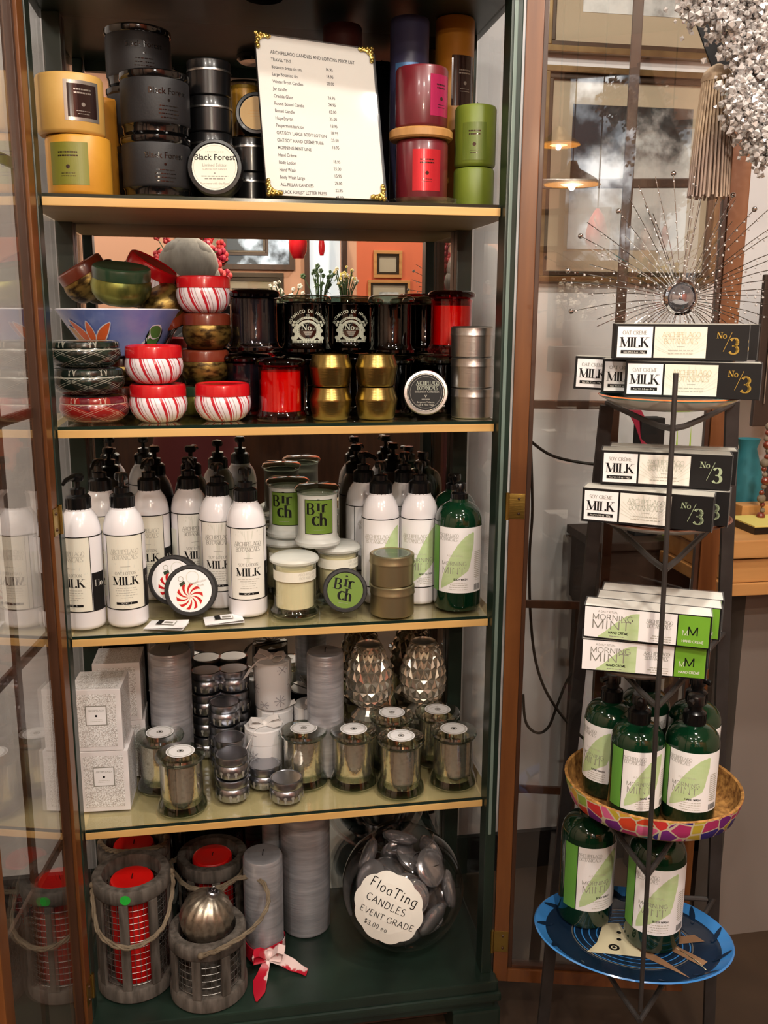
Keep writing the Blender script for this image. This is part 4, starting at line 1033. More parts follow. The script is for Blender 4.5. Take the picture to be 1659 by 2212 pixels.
put(hv, (X(755, 704, .187), .187, S2+.1089), 'black jar with pale round emblem, right one of the emblem pair', 'candle', 'black jars with round emblems', rz=-.06)
kp = jar('candle_jar', .0445, .1085, 'black_glass', 'black_gloss', 'black_glass', .82)
put(kp, (X(659, 830, .145), .145, S2), 'black jar under the left emblem jar, behind the brass cups', 'candle', DJ)
put(kp, (X(754, 830, .188), .188, S2), 'black jar under the right emblem jar, behind the brass cups', 'candle', DJ)
cp = jar('candle_jar', .0425, .1065, 'black_glass', 'black_gloss', 'clear_glass', .80)
for px, py, Y, z, lb in ((845, 690, .135, .1069, 'black jar with a clear glass lid right of the emblem jars'), (916, 690, .232, .1069, 'black jar with a clear lid at the back beside the red jar'),
                      (845, 830, .148, 0, 'black jar with a clear lid on the shelf behind the right brass cups'), (897, 830, .236, 0, 'black jar with a clear lid deep in the corner of the second shelf'),
                      (956, 830, .150, 0, 'black jar with a clear lid behind the steel-rimmed tin')):
    put(cp, (X(px, py, Y), Y, S2+z), lb, 'candle', DJ)
rj = jar('candle_jar', .0435, .1150, 'red_glass', 'red_candle', 'darkred_glass', .74)
put(rj, (X(975, 690, .148), .148, S2+.1080), 'dark red glass jar with a maroon lid on the upper row', 'candle', 'red glass jars')
rq = jar('candle_jar', .0435, .1085, 'red_glass', 'red_candle', 'darkred_glass', .76)
put(rq, (X(607, 845, .058), .058, S2), 'bright red glass jar with a maroon lid at the shelf front', 'candle', 'red glass jars')
def brass_cup():
    o = root('brass_cup'); h = .0550
    MB().lathe([(0, .0005), (.0285, .0005), (.0305, .002), (.0320, .006), (.0365, .032), (.0368, .0345), (.0362, .037), (.0315, .0515), (.031, h), (.0298, h), (.030, .051), (.034, .036), (.030, .006), (0, .004)], 'brass_cup', 44).build('cup', o)
    return o
bc = brass_cup(); BC = 'brass cups on the second shelf'
for px, py, z, lb in ((714, 878, 0, 'lower brass cup of the left pair'), (714, 806, .0554, 'upper brass cup of the left pair'), (813, 878, 0, 'lower brass cup of the right pair'), (813, 806, .0554, 'upper brass cup of the right pair')):
    put(bc, (X(px, py, .060), .060, S2+z), lb, 'cup', BC)
def ab_lid(p, r):
    p.disc('ink', 0, 0, r); p.up(); p.disc('ink_grey', 0, 0, r*.88, 44, r*.865)
    brand(p, 'emblem', r*.1, r*.42, r*.2, wid=.8); p.text('ink_soft', 'Excursion Collection', r*.06, -r*.02, r*.16); p.text('ink_soft', 'v', 0, -r*.28, r*.3); p.text('ink_soft', 'HAVANA', 0, -r*.42, r*.11)
    p.text('ink_soft', 'Bergamot, Tobacco,', 0, -r*.58, r*.12); p.text('ink_soft', 'Leaf & Ylang Ylang', 0, -r*.72, r*.12)
al = lying_tin('candle_tin', .0392, .040, 'tin_black', ab_lid, 'steel_tin')
put(al, (X(920, 856, .045), .045, S2+.0066), 'round black tin on its edge with a steel rim', 'tin', rot=(math.radians(-9), 0, math.radians(-10)))
st = round_tin('silver_tin', .0370, .0526, 'steel_tin', 'steel_tin', None, .0155); SG = 'plain steel tins'
for k, lb in ((0, 'plain steel tin at the bottom of the right-hand column'), (1, 'plain steel tin in the middle of the right-hand column'), (2, 'plain steel tin on top of the right-hand column')):
    put(st, (X(1019, 872-k*68, .064), .064, S2+k*.0529), lb, 'tin', SG)

# ================================================================ SHELF 3
LG = 'white pump bottles of lotion on the third shelf'
oat = lotion('oat'); soy = lotion('soy'); mint = lotion('mint')
def bottle(pr_, px, py, lb, rz=0.0, r=.035):
    put(pr_, sit(px, py, S3, r), lb, 'lotion bottle', LG, rz=rz)
bottle(oat, 187, 1363, 'white lotion bottle at the far left front, against the left door', -.42)
bottle(oat, 279, 1357, 'white lotion bottle second from the left at the shelf front', .08)
bottle(soy, 537, 1335, 'white lotion bottle at the front beside the cream candle jar', .04)
bottle(soy, 478, 1316, 'white lotion bottle just behind the one beside the cream jar', -.06)
bottle(soy, 417, 1292, 'white lotion bottle behind the peppermint tins', .3)
bottle(oat, 334, 1298, 'white lotion bottle showing between the front pair and the peppermint tins', -.2)
bottle(oat, 231, 1300, 'white lotion bottle hidden between and behind the two left front bottles', -.2)
bottle(mint, 821, 1308, 'white lotion bottle with green leaf directly behind the bronze tins', -.1)
bottle(mint, 903, 1307, 'white lotion bottle with green leaf left of the dark green bottle', -.2)
bottle(mint, 785, 1268, 'white lotion bottle with green leaf behind and left of the bronze tins', .5)
bottle(mint, 872, 1268, 'white lotion bottle with green leaf in the back row', -.1)
ws = wash(ps=.6); put(ws, sit(986, 1325, S3, .0432), 'dark green wash bottle standing in front at the shelf right end', 'wash bottle', 'dark green wash bottles', rz=-.32)
put(ws, (.692, .157, S3), 'dark green wash bottle behind the other one at the shelf right end', 'wash bottle', 'dark green wash bottles', rz=.1)
JG = 'candle jars on the third shelf'
cj = jar('candle_jar', .0440, .1130, 'clear_glass', 'cream_wax', 'frosted_glass', .78, True)
pj1 = sit(638, 1341, S3, .044); pj2 = Vector((X(730, 1240, .143), .143, S3))
put(cj, pj1, 'clear jar of cream wax at the front beside the white bottle', 'candle', JG)
put(cj, pj2, 'clear jar of cream wax behind the tin with the green lid', 'candle', JG, rz=.3)
fj = jar('candle_jar', .0420, .1150, 'frosted_glass', 'cream_wax', 'clear_glass', .7)
def birchlabel(o):
    w = .042*.86; p = Print(.003); p.rect('ink', -.0275, .026, .0275, .090); p.up(); p.rect('birch_green', -.0262, .0273, .0262, .0887); p.up()
    birch_art(_Shift(p, 0, .062), .047); p.lines('ink_grey', -.012, .012, .034, 1, .003, .0008)
    m = MB(); p.on(m, cyl(w)); m.build('label', o); return o
class _Shift:
    def __init__(s, p, du, dv): s.p, s.du, s.dv = p, du, dv
    def text(s, m, t, u, v, size, al='c', **k): s.p.text(m, t, u+s.du, v+s.dv, size, al, **k)
birchlabel(fj)
pf = (pj1+pj2)/2 + Vector((-.003, .020, .1134)); pf.x = X(686, 1120, pf.y)
put(fj, pf, 'frosted jar with a square green label standing on two cream jars', 'candle', JG, rz=-.02)
pb = Vector((X(617, 1230, .205), .205, S3)); put(cj, pb, 'clear jar of cream wax under the rear frosted jar', 'candle', JG, rz=1.2)
put(fj, Vector((X(622, 1090, pb.y), pb.y, S3+.1134)), 'frosted jar with a square green label at the rear left', 'candle', JG, rz=-.28)
def birch_lid(p, r): p.disc('birch_green', 0, 0, r); p.up(); birch_art(_Shift(p, 0, 0), r*1.35); p.lines('ink_grey', -r*.3, r*.3, -r*.72, 1, .003, .0008)
bl2 = lying_tin('candle_tin', .0395, .040, 'black_matte', birch_lid)
q = sit(738, 1338, S3, 0); put(bl2, q+Vector((0, 0, .0128)), 'round black tin on its edge with a green lettered lid', 'tin', rot=(math.radians(-12), math.radians(10), math.radians(-6)))
def pep_lid(p, r):
    p.disc('paper_white', 0, 0, r); p.up(); cu, cv, R = -r*.02, -r*.28, r*.62
    p.disc('petal_white', cu, cv, R*1.02); p.up()
    for k in range(10):
        a0 = 2*PI*k/10
        n = 6
        for i in range(n):
            t0, t1 = i/n, (i+1)/n; tw = .9
            f = lambda t, e: (cu+R*t*math.cos(a0+tw*(1-t)+e*.31*t**.3), cv+R*t*math.sin(a0+tw*(1-t)+e*.31*t**.3))
            p.poly('red_enamel', [f(t0,0), f(t1,0), f(t1,1), f(t0,1)])
    p.up(); p.poly('green_enamel', [(cu-r*.42, cv+R*.72), (cu-r*.2, cv+R*.98), (cu-r*.27, cv+R*1.2), (cu-r*.5, cv+R*.95)])
    p.disc('ink_soft', cu-r*.42, cv+R*1.32, r*.13, 16, r*.10); p.disc('ink_faint', r*.1, r*.62, r*.3, 20, r*.27)
    p.text('ink_soft', 'Peppermint', r*.38, r*.36, r*.17, rot=.25); p.text('ink_soft', 'Bark', r*.5, r*.2, r*.17, rot=.25)
pl = lying_tin('candle_tin', .0455, .038, 'black_matte', pep_lid)
q = sit(411, 1342, S3, 0)+Vector((0, 0, .0088)); put(pl, q, 'round black tin on its edge with a red swirl candy lid, front one', 'tin', 'candy lid tins', rot=(math.radians(-13), 0, math.radians(-8)))
put(pl, q + Vector((-.040, .052, .0062)), 'round black tin on its edge with a red swirl candy lid, half hidden behind', 'tin', 'candy lid tins', rot=(math.radians(-13), math.radians(9), math.radians(-14)))
bz2 = round_tin('bronze_tin', .0402, .0560, 'bronze_tin', 'bronze_tin', None, .016); q = sit(847, 1338, S3, .0402)
put(bz2, q, 'bronze tin at the bottom of the pair before the leaf bottles', 'tin', 'bronze tins')
bz3 = round_tin('bronze_tin', .0402, .0560, 'bronze_tin', 'bronze_tin', None, .016)
p = Print(); p.disc('green_enamel', 0, 0, .034); p.up(); p.disc('sage_ink', 0, 0, .031, 36, .0302); p.text('sage_ink', 'BOTANICALS', 0, -.002, .004); m = MB(); p.on(m, topface(.0547)); m.build('label', bz3)
put(bz3, q + Vector((-.001, .001, .0563)), 'bronze tin with a green top label, upper of the pair', 'tin', 'bronze tins')
def sachet():
    o = root('sample_sachet'); m = MB(); n = 10
    vs = []; 
    for i in range(n+1):
        t = i/n; zc = .0035*math.sin(PI*t)
        for y, k in ((-.022, 0), (-.012, .8), (0, 1), (.012, .8), (.022, 0)): vs.append((-.034+.068*t, y, .0012+zc*k+(.004*abs(y/.022)**2*t)))
    fs = [(i*5+j, (i+1)*5+j, (i+1)*5+j+1, i*5+j+1) for i in range(n) for j in range(4)]
    b0 = len(vs); vs += [(x, y, .0004) for x, y, z in vs]; fs += [tuple(b0+k for k in reversed(f)) for f in fs[:n*4]]
    m.add(vs, fs, 'paper_white', True); m.build('packet', o)
    p = Print(); p.rect('ink_soft', -.016, -.011, .016, .011); p.up(); p.rect('paper_white', -.0148, -.0098, .0148, .0098); p.up(); p.rect('ink', -.016, -.011, -.006, .011); p.rect('ink_grey', -.003, -.005, .012, .004)
    m = MB(); p.on(m, lambda u, v, of: (u, v, .0053+.001*math.cos(u*60)+of)); m.build('label', o); return o
sa = sachet(); q = sit(360, 1352, S3, 0); q.y = max(q.y, .026)
put(sa, q, 'small white sample sachet lying before the candy lid tins', 'sachet', 'sample sachets', rz=-.25)
q = sit(486, 1340, S3, 0); q.y = max(q.y, .028); put(sa, q+Vector((-.002, 0, 0)), 'small white sample sachet lying between the candy tin and a bottle', 'sachet', 'sample sachets', rz=.1)
# ================================================================ SHELF 4
def gift_box():
    o = root('gift_box'); a, h = .044, .1180
    MB().box((-a, -a, .0003), (a, a, h), 'box_white', bev=.0012).build('carton', o)
    p = Print(.05); e = .009
    p.rect('glitter', -a+e, e, a-e, h-e); p.up(); p.rect('ink_grey', -.019, h*.42, .019, h*.42+.038); p.up(); p.rect('paper_white', -.0172, h*.42+.0018, .0172, h*.42+.0362); p.up()
    p.text('ink_grey', 'ARCHIPELAGO', 0, h*.42+.027, .0032, thick=.14, thin=.06); p.lines('ink_soft', -.011, .011, h*.42+.011, 2, .003, .0007); p.disc('ink', 0, h*.42+.0185, .0022, 10)
    m = MB(); p.on(m, front(-a))
    t = Print(.05); t.rect('glitter', -a+.006, -a+.004, a-.006, a-.004); t.on(m, topface(h))
    s = Print(.05); s.rect('glitter', -a+e, e, a-e, h-e); s.on(m, lambda u, v, of: (a+of, u, v)); s.on(m, lambda u, v, of: (-a-of, -u, v))
    m.build('glitter_print', o); return o
gb = gift_box(); GBG = 'white glitter gift boxes'
q = sit(230, 1752, S4, .044); q.x += .008
put(gb, q, 'white glitter gift box, lower one at the shelf front', 'gift box', GBG, rz=-.05)
put(gb, q+Vector((-.006, 0, .1186)), 'white glitter gift box, upper one at the shelf front', 'gift box', GBG, rz=-.07)
q2 = Vector((X(270, 1600, .2285), .2285, S4))
put(gb, q2, 'white glitter gift box behind the front pair, lower one', 'gift box', GBG, rz=.02)
put(gb, q2+Vector((-.003, 0, .1186)), 'white glitter gift box behind the front pair, upper one', 'gift box', GBG, rz=-.02)
def mercury_jar():
    o = root('mercury_jar'); R, h = .0455, .1150; w = .0385
    MB().lathe([(0, .0004), (R-.003, .0004), (R, .004), (R-.001, .010), (w+.003, .018), (w, .027), (w, h-.026), (w+.001, h-.020), (w-.003, h-.020)], 'clear_glass', 44, mats=['thick_glass']*5+['clear_glass']*3).build('glass_body', o)
    MB().lathe([(0, .012), (w-.004, .013), (w-.0018, .026), (w-.0018, h-.022), (w-.006, h-.022), (w-.006, h-.035), (0, h-.035)], 'mercury', 44).build('silver_lining', o)
    l = MB().lathe([(w-.006, h-.023), (w-.004, h-.0185), (R-.006, h-.0175), (R-.001, h-.015), (R, h-.011), (R-.002, h-.007), (R-.010, h-.0055), (0, h-.005)], 'thick_glass', 44).build('lid', o)
    p = Print(); r = .026; p.disc('paper_white', 0, 0, r, 36); p.up(); p.disc('ink_grey', 0, 0, r*.9, 40, r*.86); p.disc('ink_soft', 0, 0, r*.82, 40, r*.79); p.disc('ink_grey', 0, 0, r*.24, 16, r*.14); p.disc('ink', 0, 0, r*.1, 10)
    p.lines('ink_soft', -r*.4, r*.4, r*.42, 1, .003, .0012); p.lines('ink_soft', -r*.4, r*.4, -r*.5, 1, .003, .0012)
    m = MB(); p.on(m, topface(h-.0045)); m.build('lid_label', l); return o
mj = mercury_jar(); MG = 'mirrored glass jars with white lid labels'
for px, py, lb in ((352, 1722, 'mirrored glass jar behind the leftmost front one, beside the glitter boxes'), (396, 1770, 'mirrored glass jar foremost on the left of the fourth shelf'),
        (658, 1712, 'mirrored glass jar left of the middle, behind the lone silver tin'), (764, 1714, 'mirrored glass jar second of the front row right of the white boxes'),
        (865, 1731, 'mirrored glass jar standing foremost on the right half of the shelf'), (977, 1713, 'mirrored glass jar at the right end of the front row'),
        (846, 1640, 'mirrored glass jar in the back row before the left faceted vase'), (944, 1640, 'mirrored glass jar in the back row before the right faceted vase')):
    put(mj, sit(px, py, S4, .0455) if py != 1640 else (X(px, 1600, .160), .160, S4), lb, 'jar', MG, rz=random.uniform(-.5, .5))
def travel_tin():
    o = root('silver_tin'); r, h = .0318, .0455
    MB().lathe([(0, .0008), (r*.72, .0004), (r*.9, .004), (r*.99, .012), (r, .018), (r*.96, .025), (r*.88, .0285)], 'silver_tin', 36).build('body', o)
    MB().lathe([(r*.885, .0275), (r*.9, .029), (r*.95, .031), (r*.965, .034), (r*.965, h-.004), (r*.94, h-.001), (r*.88, h), (r*.84, h-.001), (0, h-.001)], 'silver_tin', 36).build('lid', o)
    p = Print(.003)
    for k in range(14):
        u = (-1+2*k/14)*r*3.05; p.disc('ink_grey', u, .017, .0032, 8); p.rect('ink_grey', u-.0016, .008, u+.0016, .017)
    m = MB(); p.on(m, cyl(r+.0002)); m.build('relief_print', o); return o
tt = travel_tin(); TG = 'small silver tins on the fourth shelf'
def tin4(px, py, k, lb):
    yy = {494: .143, 486: .206, 448: .264, 508: .2655}.get(px); q = Vector((X(px, 1560, yy), yy, S4)) if yy else sit(px, py, S4, .0318); put(tt, q+Vector((random.uniform(-.001, .001), 0, k*.0459)), lb, 'tin', TG, rz=random.uniform(0, 3))
for px, py, n, w in ((505, 1741, 2, 'front pair before the white ribbon box'), (619, 1745, 1, 'alone at the shelf front'), (573, 1713, 1, 'just in front of the white ribbon box'), (494, 1690, 2, 'stack behind the front pair'), (486, 1630, 3, 'third row stack beside the silver pillar'), (448, 1610, 4, 'tall stack next to the silver pillar'), (508, 1603, 4, 'tall stack behind the white boxes')):
    for k in range(n):
        lv = '' if n == 1 else (('lower', 'upper') if n == 2 else ('bottom', 'middle', 'top') if n == 3 else ('bottom', 'second', 'third', 'top'))[k]
        tin4(px, py, k, 'small silver tin, ' + (lv + ' of the ' if lv and w[:3] != 'sta' else lv + ' of the ' if lv else '') + w)
def ribbon_box():
    o = root('round_gift_box'); r, h = .0365, .098
    MB().lathe([(0, .0004), (r-.001, .0004), (r, .002), (r, h*.72)], 'paper_white', 40).build('carton', o)
    MB().lathe([(r+.0002, h*.70), (r+.0009, h*.70), (r+.0009, h-.002), (r-.001, h), (0, h)], 'paper_white', 40).build('lid', o)
    p = Print(.004)
    for cu, cv, s in ((-.03, .045, .014), (.028, .02, .013), (.034, .085, .012), (-.005, .012, .010), (-.032, .09, .010), (.06, .05, .014), (-.07, .03, .014), (.09, .08, .013), (-.085, .075, .012)):
        for k in range(8):
            a = PI*k/4; c, sn = math.cos(a), math.sin(a)
            if cv+abs(sn)*s > h-.003 or cv-abs(sn)*s < .003: continue
            p.poly('snow_print', [(cu-sn*.0005, cv+c*.0005), (cu+sn*.0005, cv-c*.0005), (cu+c*s+sn*.0005, cv+sn*s-c*.0005), (cu+c*s-sn*.0005, cv+sn*s+c*.0005)])
            for t in (.5, .75):
                for d in (-.7, .7):
                    b = a+d; L = s*.28; x, y = cu+c*s*t, cv+sn*s*t
                    if not .003 < y+math.sin(b)*L < h-.003: continue
                    p.poly('snow_print', [(x-sn*.0004, y+c*.0004), (x+sn*.0004, y-c*.0004), (x+math.cos(b)*L, y+math.sin(b)*L)])
    m = MB(); p.on(m, cyl(r+.0009)); m.build('snowflake_print', o)
    q = MB(); q.ribbon([(-r-.0012, 0, h*.5), (-r-.0012, 0, h+.0015), (0, 0, h+.0022), (r+.0012, 0, h+.0015), (r+.0012, 0, h*.5)], (0, .014, 0), 'ribbon_white')
    for sx in (-1, 1):
        q.ribbon([(0, -.002, h+.004), (sx*.012, -.006, h+.014), (sx*.026, -.010, h+.018), (sx*.031, -.012, h+.010), (sx*.02, -.010, h+.004), (0, -.004, h+.004)], (0, .014, .004), 'ribbon_white')
    q.ribbon([(-.002, -.004, h+.004), (-.02, -.022, h+.004), (-.034, -.036, h-.012), (-.044, -.040, h-.03)], (.006, .008, .004), 'ribbon_white')
    q.ribbon([(.002, -.004, h+.004), (.016, -.024, h+.006), (.03, -.03, h+.012)], (.004, .010, .004), 'ribbon_white')
    q.ball((0, -.004, h+.005), .006, 'ribbon_white', 10)
    q.build('ribbon_bow', o); return o
rb = ribbon_box(); RG = 'white round gift boxes with snowflakes'
q = Vector((X(571, 1600, .171), .171, S4)); put(rb, q, 'white round gift box with a ribbon bow, in front among the silver tins', 'gift box', RG, rz=.15)
q3 = Vector((X(594, 1560, .255), .255, S4))
put(rb, q3, 'white snowflake gift box hidden behind the ribbon box, lower one', 'gift box', RG, rz=.6)
put(rb, q3+Vector((-.003, 0, .1035)), 'white snowflake gift box standing high behind the ribbon box', 'gift box', RG, rz=-.4)
put(rb, (X(673, 1560, .258), .258, S4), 'white snowflake gift box standing between the silver pillar and the high white box', 'gift box', RG, rz=.9)
sv = pillar('silver_pillar_candle', .0405, AY(372, 1417, .165).z-S4, 'silver_wax'); SVG = 'silver pillar candles'
q = Vector((X(372, 1560, .205), .205, S4)); put(sv, q, 'silver pillar candle standing tall behind the left mirrored jars', 'candle', SVG)
sv2 = pillar('silver_pillar_candle', .0355, AY(703, 1420, .115).z-S4, 'silver_wax'); q = Vector((X(703, 1560, .150), .150, S4)); put(sv2, q, 'silver pillar candle standing before the left faceted vase', 'candle', SVG)
def facet_vase():
    o = root('faceted_vase'); m = MB(); n = 18
    prof = [(.020, .030), (.032, .033), (.0405, .042), (.0445, .056), (.0440, .070), (.0405, .084), (.035, .097), (.0285, .108), (.0245, .114)]
    prof = [(r*1.03, .030+(z-.030)*1.50) for r, z in prof]
    vs = []; fs = []
    for i, (r, z) in enumerate(prof):
        for j in range(n):
            a = 2*PI*(j+.5*(i % 2))/n; vs.append((r*math.sin(a), -r*math.cos(a), z))
    nb = len(vs)
    for i in range(len(prof)-1):
        for j in range(n):
            j2 = (j+1) % n
            A, B, C, D = i*n+j, i*n+j2, (i+1)*n+j, (i+1)*n+j2
            tris = [(A, B, C), (B, D, C)] if i % 2 == 0 else [(A, D, C), (A, B, D)]
            for t in tris:                         # each facet raised to a stud
                c = sum((Vector(vs[k]) for k in t), Vector())/3; rr = math.hypot(c.x, c.y); c.x *= 1+.0045/rr; c.y *= 1+.0045/rr
                vs.append(tuple(c)); k = len(vs)-1; fs += [(t[0], t[1], k), (t[1], t[2], k), (t[2], t[0], k)]
    m.add(vs, fs, 'mercury_facet', False); m.lathe([(r, .030+(z-.030)*1.50) for r, z in ((.0250, .1138), (.0265, .116), (.0238, .117), (.0215, .112), (.030, .085), (.038, .06), (.02, .034), (0, .034))], 'mercury_facet', 24)
    m.build('vase', o)
    f = MB(); f.lathe([(0, .0004), (.037, .0004), (.038, .004), (.030, .012), (.022, .022), (.019, .030), (0, .031)], 'mercury_facet', 18, smooth=False); f.build('foot', o)
    return o
fv = facet_vase(); FG = 'faceted mirrored glass vases'
for px, Y, lb in ((797, .2445, 'left'), (914, .2445, 'right')):
    x = X(px, 1450, Y); b = root('mirrored_riser'); MB().lathe([(0, .0003), (.040, .0003), (.041, .004), (.034, .018), (.036, .038), (.041, .058), (.038, .066), (0, .066)], 'mercury_facet', 18, smooth=False).build('riser', b)
    b.location = (x, Y, S4); tag(b, 'low mirrored glass riser under the %s faceted vase' % lb, 'riser', 'mirrored risers')
    put(fv, (x, Y, S4+.0665), '%s one of the two faceted mirrored glass vases' % lb, 'vase', FG, rz=.3 if lb == 'left' else 0)
rs = root('ribbon_scrap'); m = MB(); m.ribbon([(0, 0, .002), (.012, -.008, .014), (.026, -.002, .02), (.04, -.01, .012), (.056, -.004, .002)], (.004, .016, .004), 'ribbon_red'); m.ribbon([(.03, -.004, .016), (.026, .004, .034), (.034, .008, .05)], (.014, .004, 0), 'ribbon_red'); m.build('ribbon', rs)
rs.location = sit(405, 1640, S4, .01); tag(rs, 'red and white ribbon curled behind the left mirrored jars', 'ribbon')

# ================================================================ CABINET BASE
def lantern(green=False, h=.232):
    o = root('lantern'); r = .0720
    MB().lathe([(r*.70, .0004), (r-.003, .0004), (r, .004), (r, .026), (r-.003, .030), (r*.74, .030), (r*.70, .026), (r*.70, .0004)], 'grey_wood', 40).build('base_ring', o)
    MB().lathe([(0, .001), (r*.72, .001), (r*.72, .012), (0, .012)], 'grey_wood', 32).build('floor_disc', o)
    MB().lathe([(r*.72, h-.028), (r-.003, h-.028), (r, h-.024), (r, h-.004), (r-.003, h), (r*.75, h), (r*.72, h-.004), (r*.72, h-.028)], 'grey_wood', 40).build('top_ring', o)
    for k in range(8):
        M = Matrix.Rotation(2*PI*(k+.5)/8, 4, 'Z'); MB().box((-.0085, -r+.001, .029), (.0085, -r+.007, h-.027), 'grey_wood', M=M, bev=.0015).build('slat', o)
    m = MB(); rm = r-.010
    for k in range(40):
        a = 2*PI*k/40; m.tube([(rm*math.sin(a), -rm*math.cos(a), .028), (rm*math.sin(a), -rm*math.cos(a), h-.026)], .00055, 'wire_steel', 4, caps=False)
    nr_ = int((h-.066)/.0122)
    for i in range(nr_+1):
        z = .034+i*(h-.066)/nr_; m.tube([(rm*math.sin(2*PI*k/40), -rm*math.cos(2*PI*k/40), z) for k in range(41)], .00055, 'wire_steel', 4, caps=False)
    m.build('wire_mesh', o)
    if green:
        p = Print(); p.disc('sticker_green', 0, 0, .0095, 20); m = MB(); p.on(m, lambda u, v, of: ((r+of)*math.sin(-.32+u/r), -(r+of)*math.cos(-.32+u/r), h-.014+v)); m.build('price_sticker', o)
    return o
def handle(o, pts, name='rope_handle'):
    m = MB()
    n = 36; sm = []
    P = [Vector(p) for p in pts]
    def cat(t):
        k = t*(len(P)-1); i = min(int(k), len(P)-2); f = k-i
        p0, p1, p2, p3 = P[max(i-1, 0)], P[i], P[i+1], P[min(i+2, len(P)-1)]
        return .5*((2*p1)+(p2-p0)*f+(2*p0-5*p1+4*p2-p3)*f*f+(3*p1-p0-3*p2+p3)*f**3)
    C = [cat(i/n) for i in range(n+1)]
    for s in range(3):
        m.tube([c + Vector((math.sin(i*.8+s*2.1)*.0022, math.cos(i*.8+s*2.1)*.0022, math.sin(i*.8+s*2.1+1)*.0022)) for i, c in enumerate(C)], .0023, 'twine', 6)
    for e in (C[0], C[-1]): m.ball(e, .0065, 'twine', 8)
    m.build(name, o)
    return o
H = .232
def lan_h(px, py, y): return AY(px, py, y-.072).z - S5       # height whose top rim front meets a pixel
LN = [(299, 1950, True, Vector((.0655, .0755, S5)), .232)]
for px, py, y in ((447, 2052, .0275), (462, 1884, .222), (285, 1858, .222)): LN.append((px, py, False, Vector((max(.0555, X(px, py+60, y)+(.004 if px == 447 else 0)), y, S5)), lan_h(px, py, y)))
RC = pillar('pillar_candle', .0405, .205, 'red_candle')
LT = []
for i, (px, py, g, q, H) in enumerate(LN):
    o = lantern(g, H); o.location = q; LT.append((q, H))
    tag(o, ('grey wood and wire lantern with a red candle and green sticker', 'grey wood and wire lantern in front carrying the silver ornament ball', 'grey wood and wire lantern with a red candle at the back beside the silver pillars', 'grey wood and wire lantern at the back left, mostly under the shelf')[i], 'lantern', 'wood and wire lanterns'); o.rotation_euler.z = (.25, .1, .5, .3)[i]
    r, h = .072, H
    c, s = math.cos(-o.rotation_euler.z), math.sin(-o.rotation_euler.z)
    rr = lambda pts: [(x*c-y*s, x*s+y*c, z) for x, y, z in pts]
    if i == 0: handle(o, rr([(-r+.004, -.02, h-.01), (-r+.005, -.035, h-.03), (-r*.72, -r-.004, h-.075), (0, -r-.018, h-.098), (r*.8, -r-.004, h-.075), (r+.004, -.02, h-.03), (r, 0, h-.01)]))
    elif i == 1: handle(o, rr([(-.01, -r-.004, h-.008), (.03, -r-.012, h+.010), (.085, -r*.7, h+.02), (.115, 0, h+.035), (.10, r*.6, h+.055), (.05, r, h+.04), (.01, r+.002, h-.006)]))
    elif i == 2: handle(o, rr([(-r, 0, h-.01), (-r-.012, -.03, h+.0), (-r*.7, -r-.01, h-.018), (0, -r-.016, h-.026), (r*.7, -r-.008, h-.012), (r+.004, -.02, h), (r, 0, h-.01)]))
    else: handle(o, rr([(-r*.9, 0, h+.001), (-r*.6, -r*.5, h+.004), (.0, -r*.7, h+.006), (r*.8, -r*.5, h+.004), (r*.9, 0, h+.001)]))
    if i != 1: put(RC, q+Vector((0, 0, .0125)), *( ('bright red pillar candle inside the lantern with the green sticker', '', 'red pillar candle inside the rear lantern beside the silver pillars', 'red pillar candle inside the lantern at the back left')[i], 'candle', 'red candles inside the lanterns'), scale=(1, 1, 1 if i == 0 else min(1, (H-.018)/.205)))
def swirl_ball():
    o = root('ornament_ball'); m = MB(); nr, nz = 64, 20; vs = [(0, 0, -1.0)]; R = .0490; fs = []
    vs = []
    for i in range(nz+1):
        th = PI*i/nz
        for j in range(nr):
            a = 2*PI*j/nr; k = 1+.035*math.sin(a*16+th*2.2*2)*min(1, math.sin(th)*1.6)
            aa = a; vs.append((R*k*math.sin(th)*math.sin(aa), -R*k*math.sin(th)*math.cos(aa), -R*math.cos(th)))
    for i in range(nz):
        for j in range(nr): fs.append((i*nr+j, i*nr+(j+1) % nr, (i+1)*nr+(j+1) % nr, (i+1)*nr+j))
    m.add(vs, fs, 'mercury_ornament', True); m.build('ball', o)
    c = MB().lathe([(.011, R-.002), (.011, R+.006), (.009, R+.008), (0, R+.008)], 'silver_tin', 16); c.tube([(.004*math.cos(k*PI/6), 0, R+.012+.005*math.sin(k*PI/6)) for k in range(13)], .0008, 'silver_tin', 6); c.build('hanger_cap', o); return o
ob = swirl_ball(); ob.location = LT[1][0] + Vector((0, 0, LT[1][1]+.0190)); ob.rotation_euler = (math.radians(10), math.radians(12), .3)
tag(ob, 'silver mercury glass ornament ball with swirled ribs resting on a lantern', 'ornament')
sp1 = pillar('silver_pillar_candle', .0385, .195, 'silver_wax'); qs = sit(573, 2088, S5, .0385)
zt = AY(573, 1868, qs.y-.0385).z - S5; sp1.scale = (1, 1, zt/.195); put(sp1, qs, 'silver pillar candle with the red ribbon at its foot', 'candle', SVG)
sp1.scale = (1, 1, zt/.195)
sp2 = pillar('silver_pillar_candle', .0505, .285, 'silver_wax'); put(sp2, sit(662, 2030, S5, .0505), 'thick silver pillar candle behind the one with the red ribbon', 'candle', SVG)
sp3 = pillar('silver_pillar_candle', .0235, .275, 'silver_wax'); put(sp3, (X(590, 1800, .238), .238, S5), 'thin silver pillar candle at the back by the rear lantern', 'candle', SVG)
rw = root('ribbon_bow', qs); m = MB(); Rr = .0405
m.ribbon([(Rr*math.sin(a), -Rr*math.cos(a), .026+.004*math.sin(a*3)) for a in [2*PI*k/28 for k in range(29)]], (0, 0, .03), 'ribbon_red')
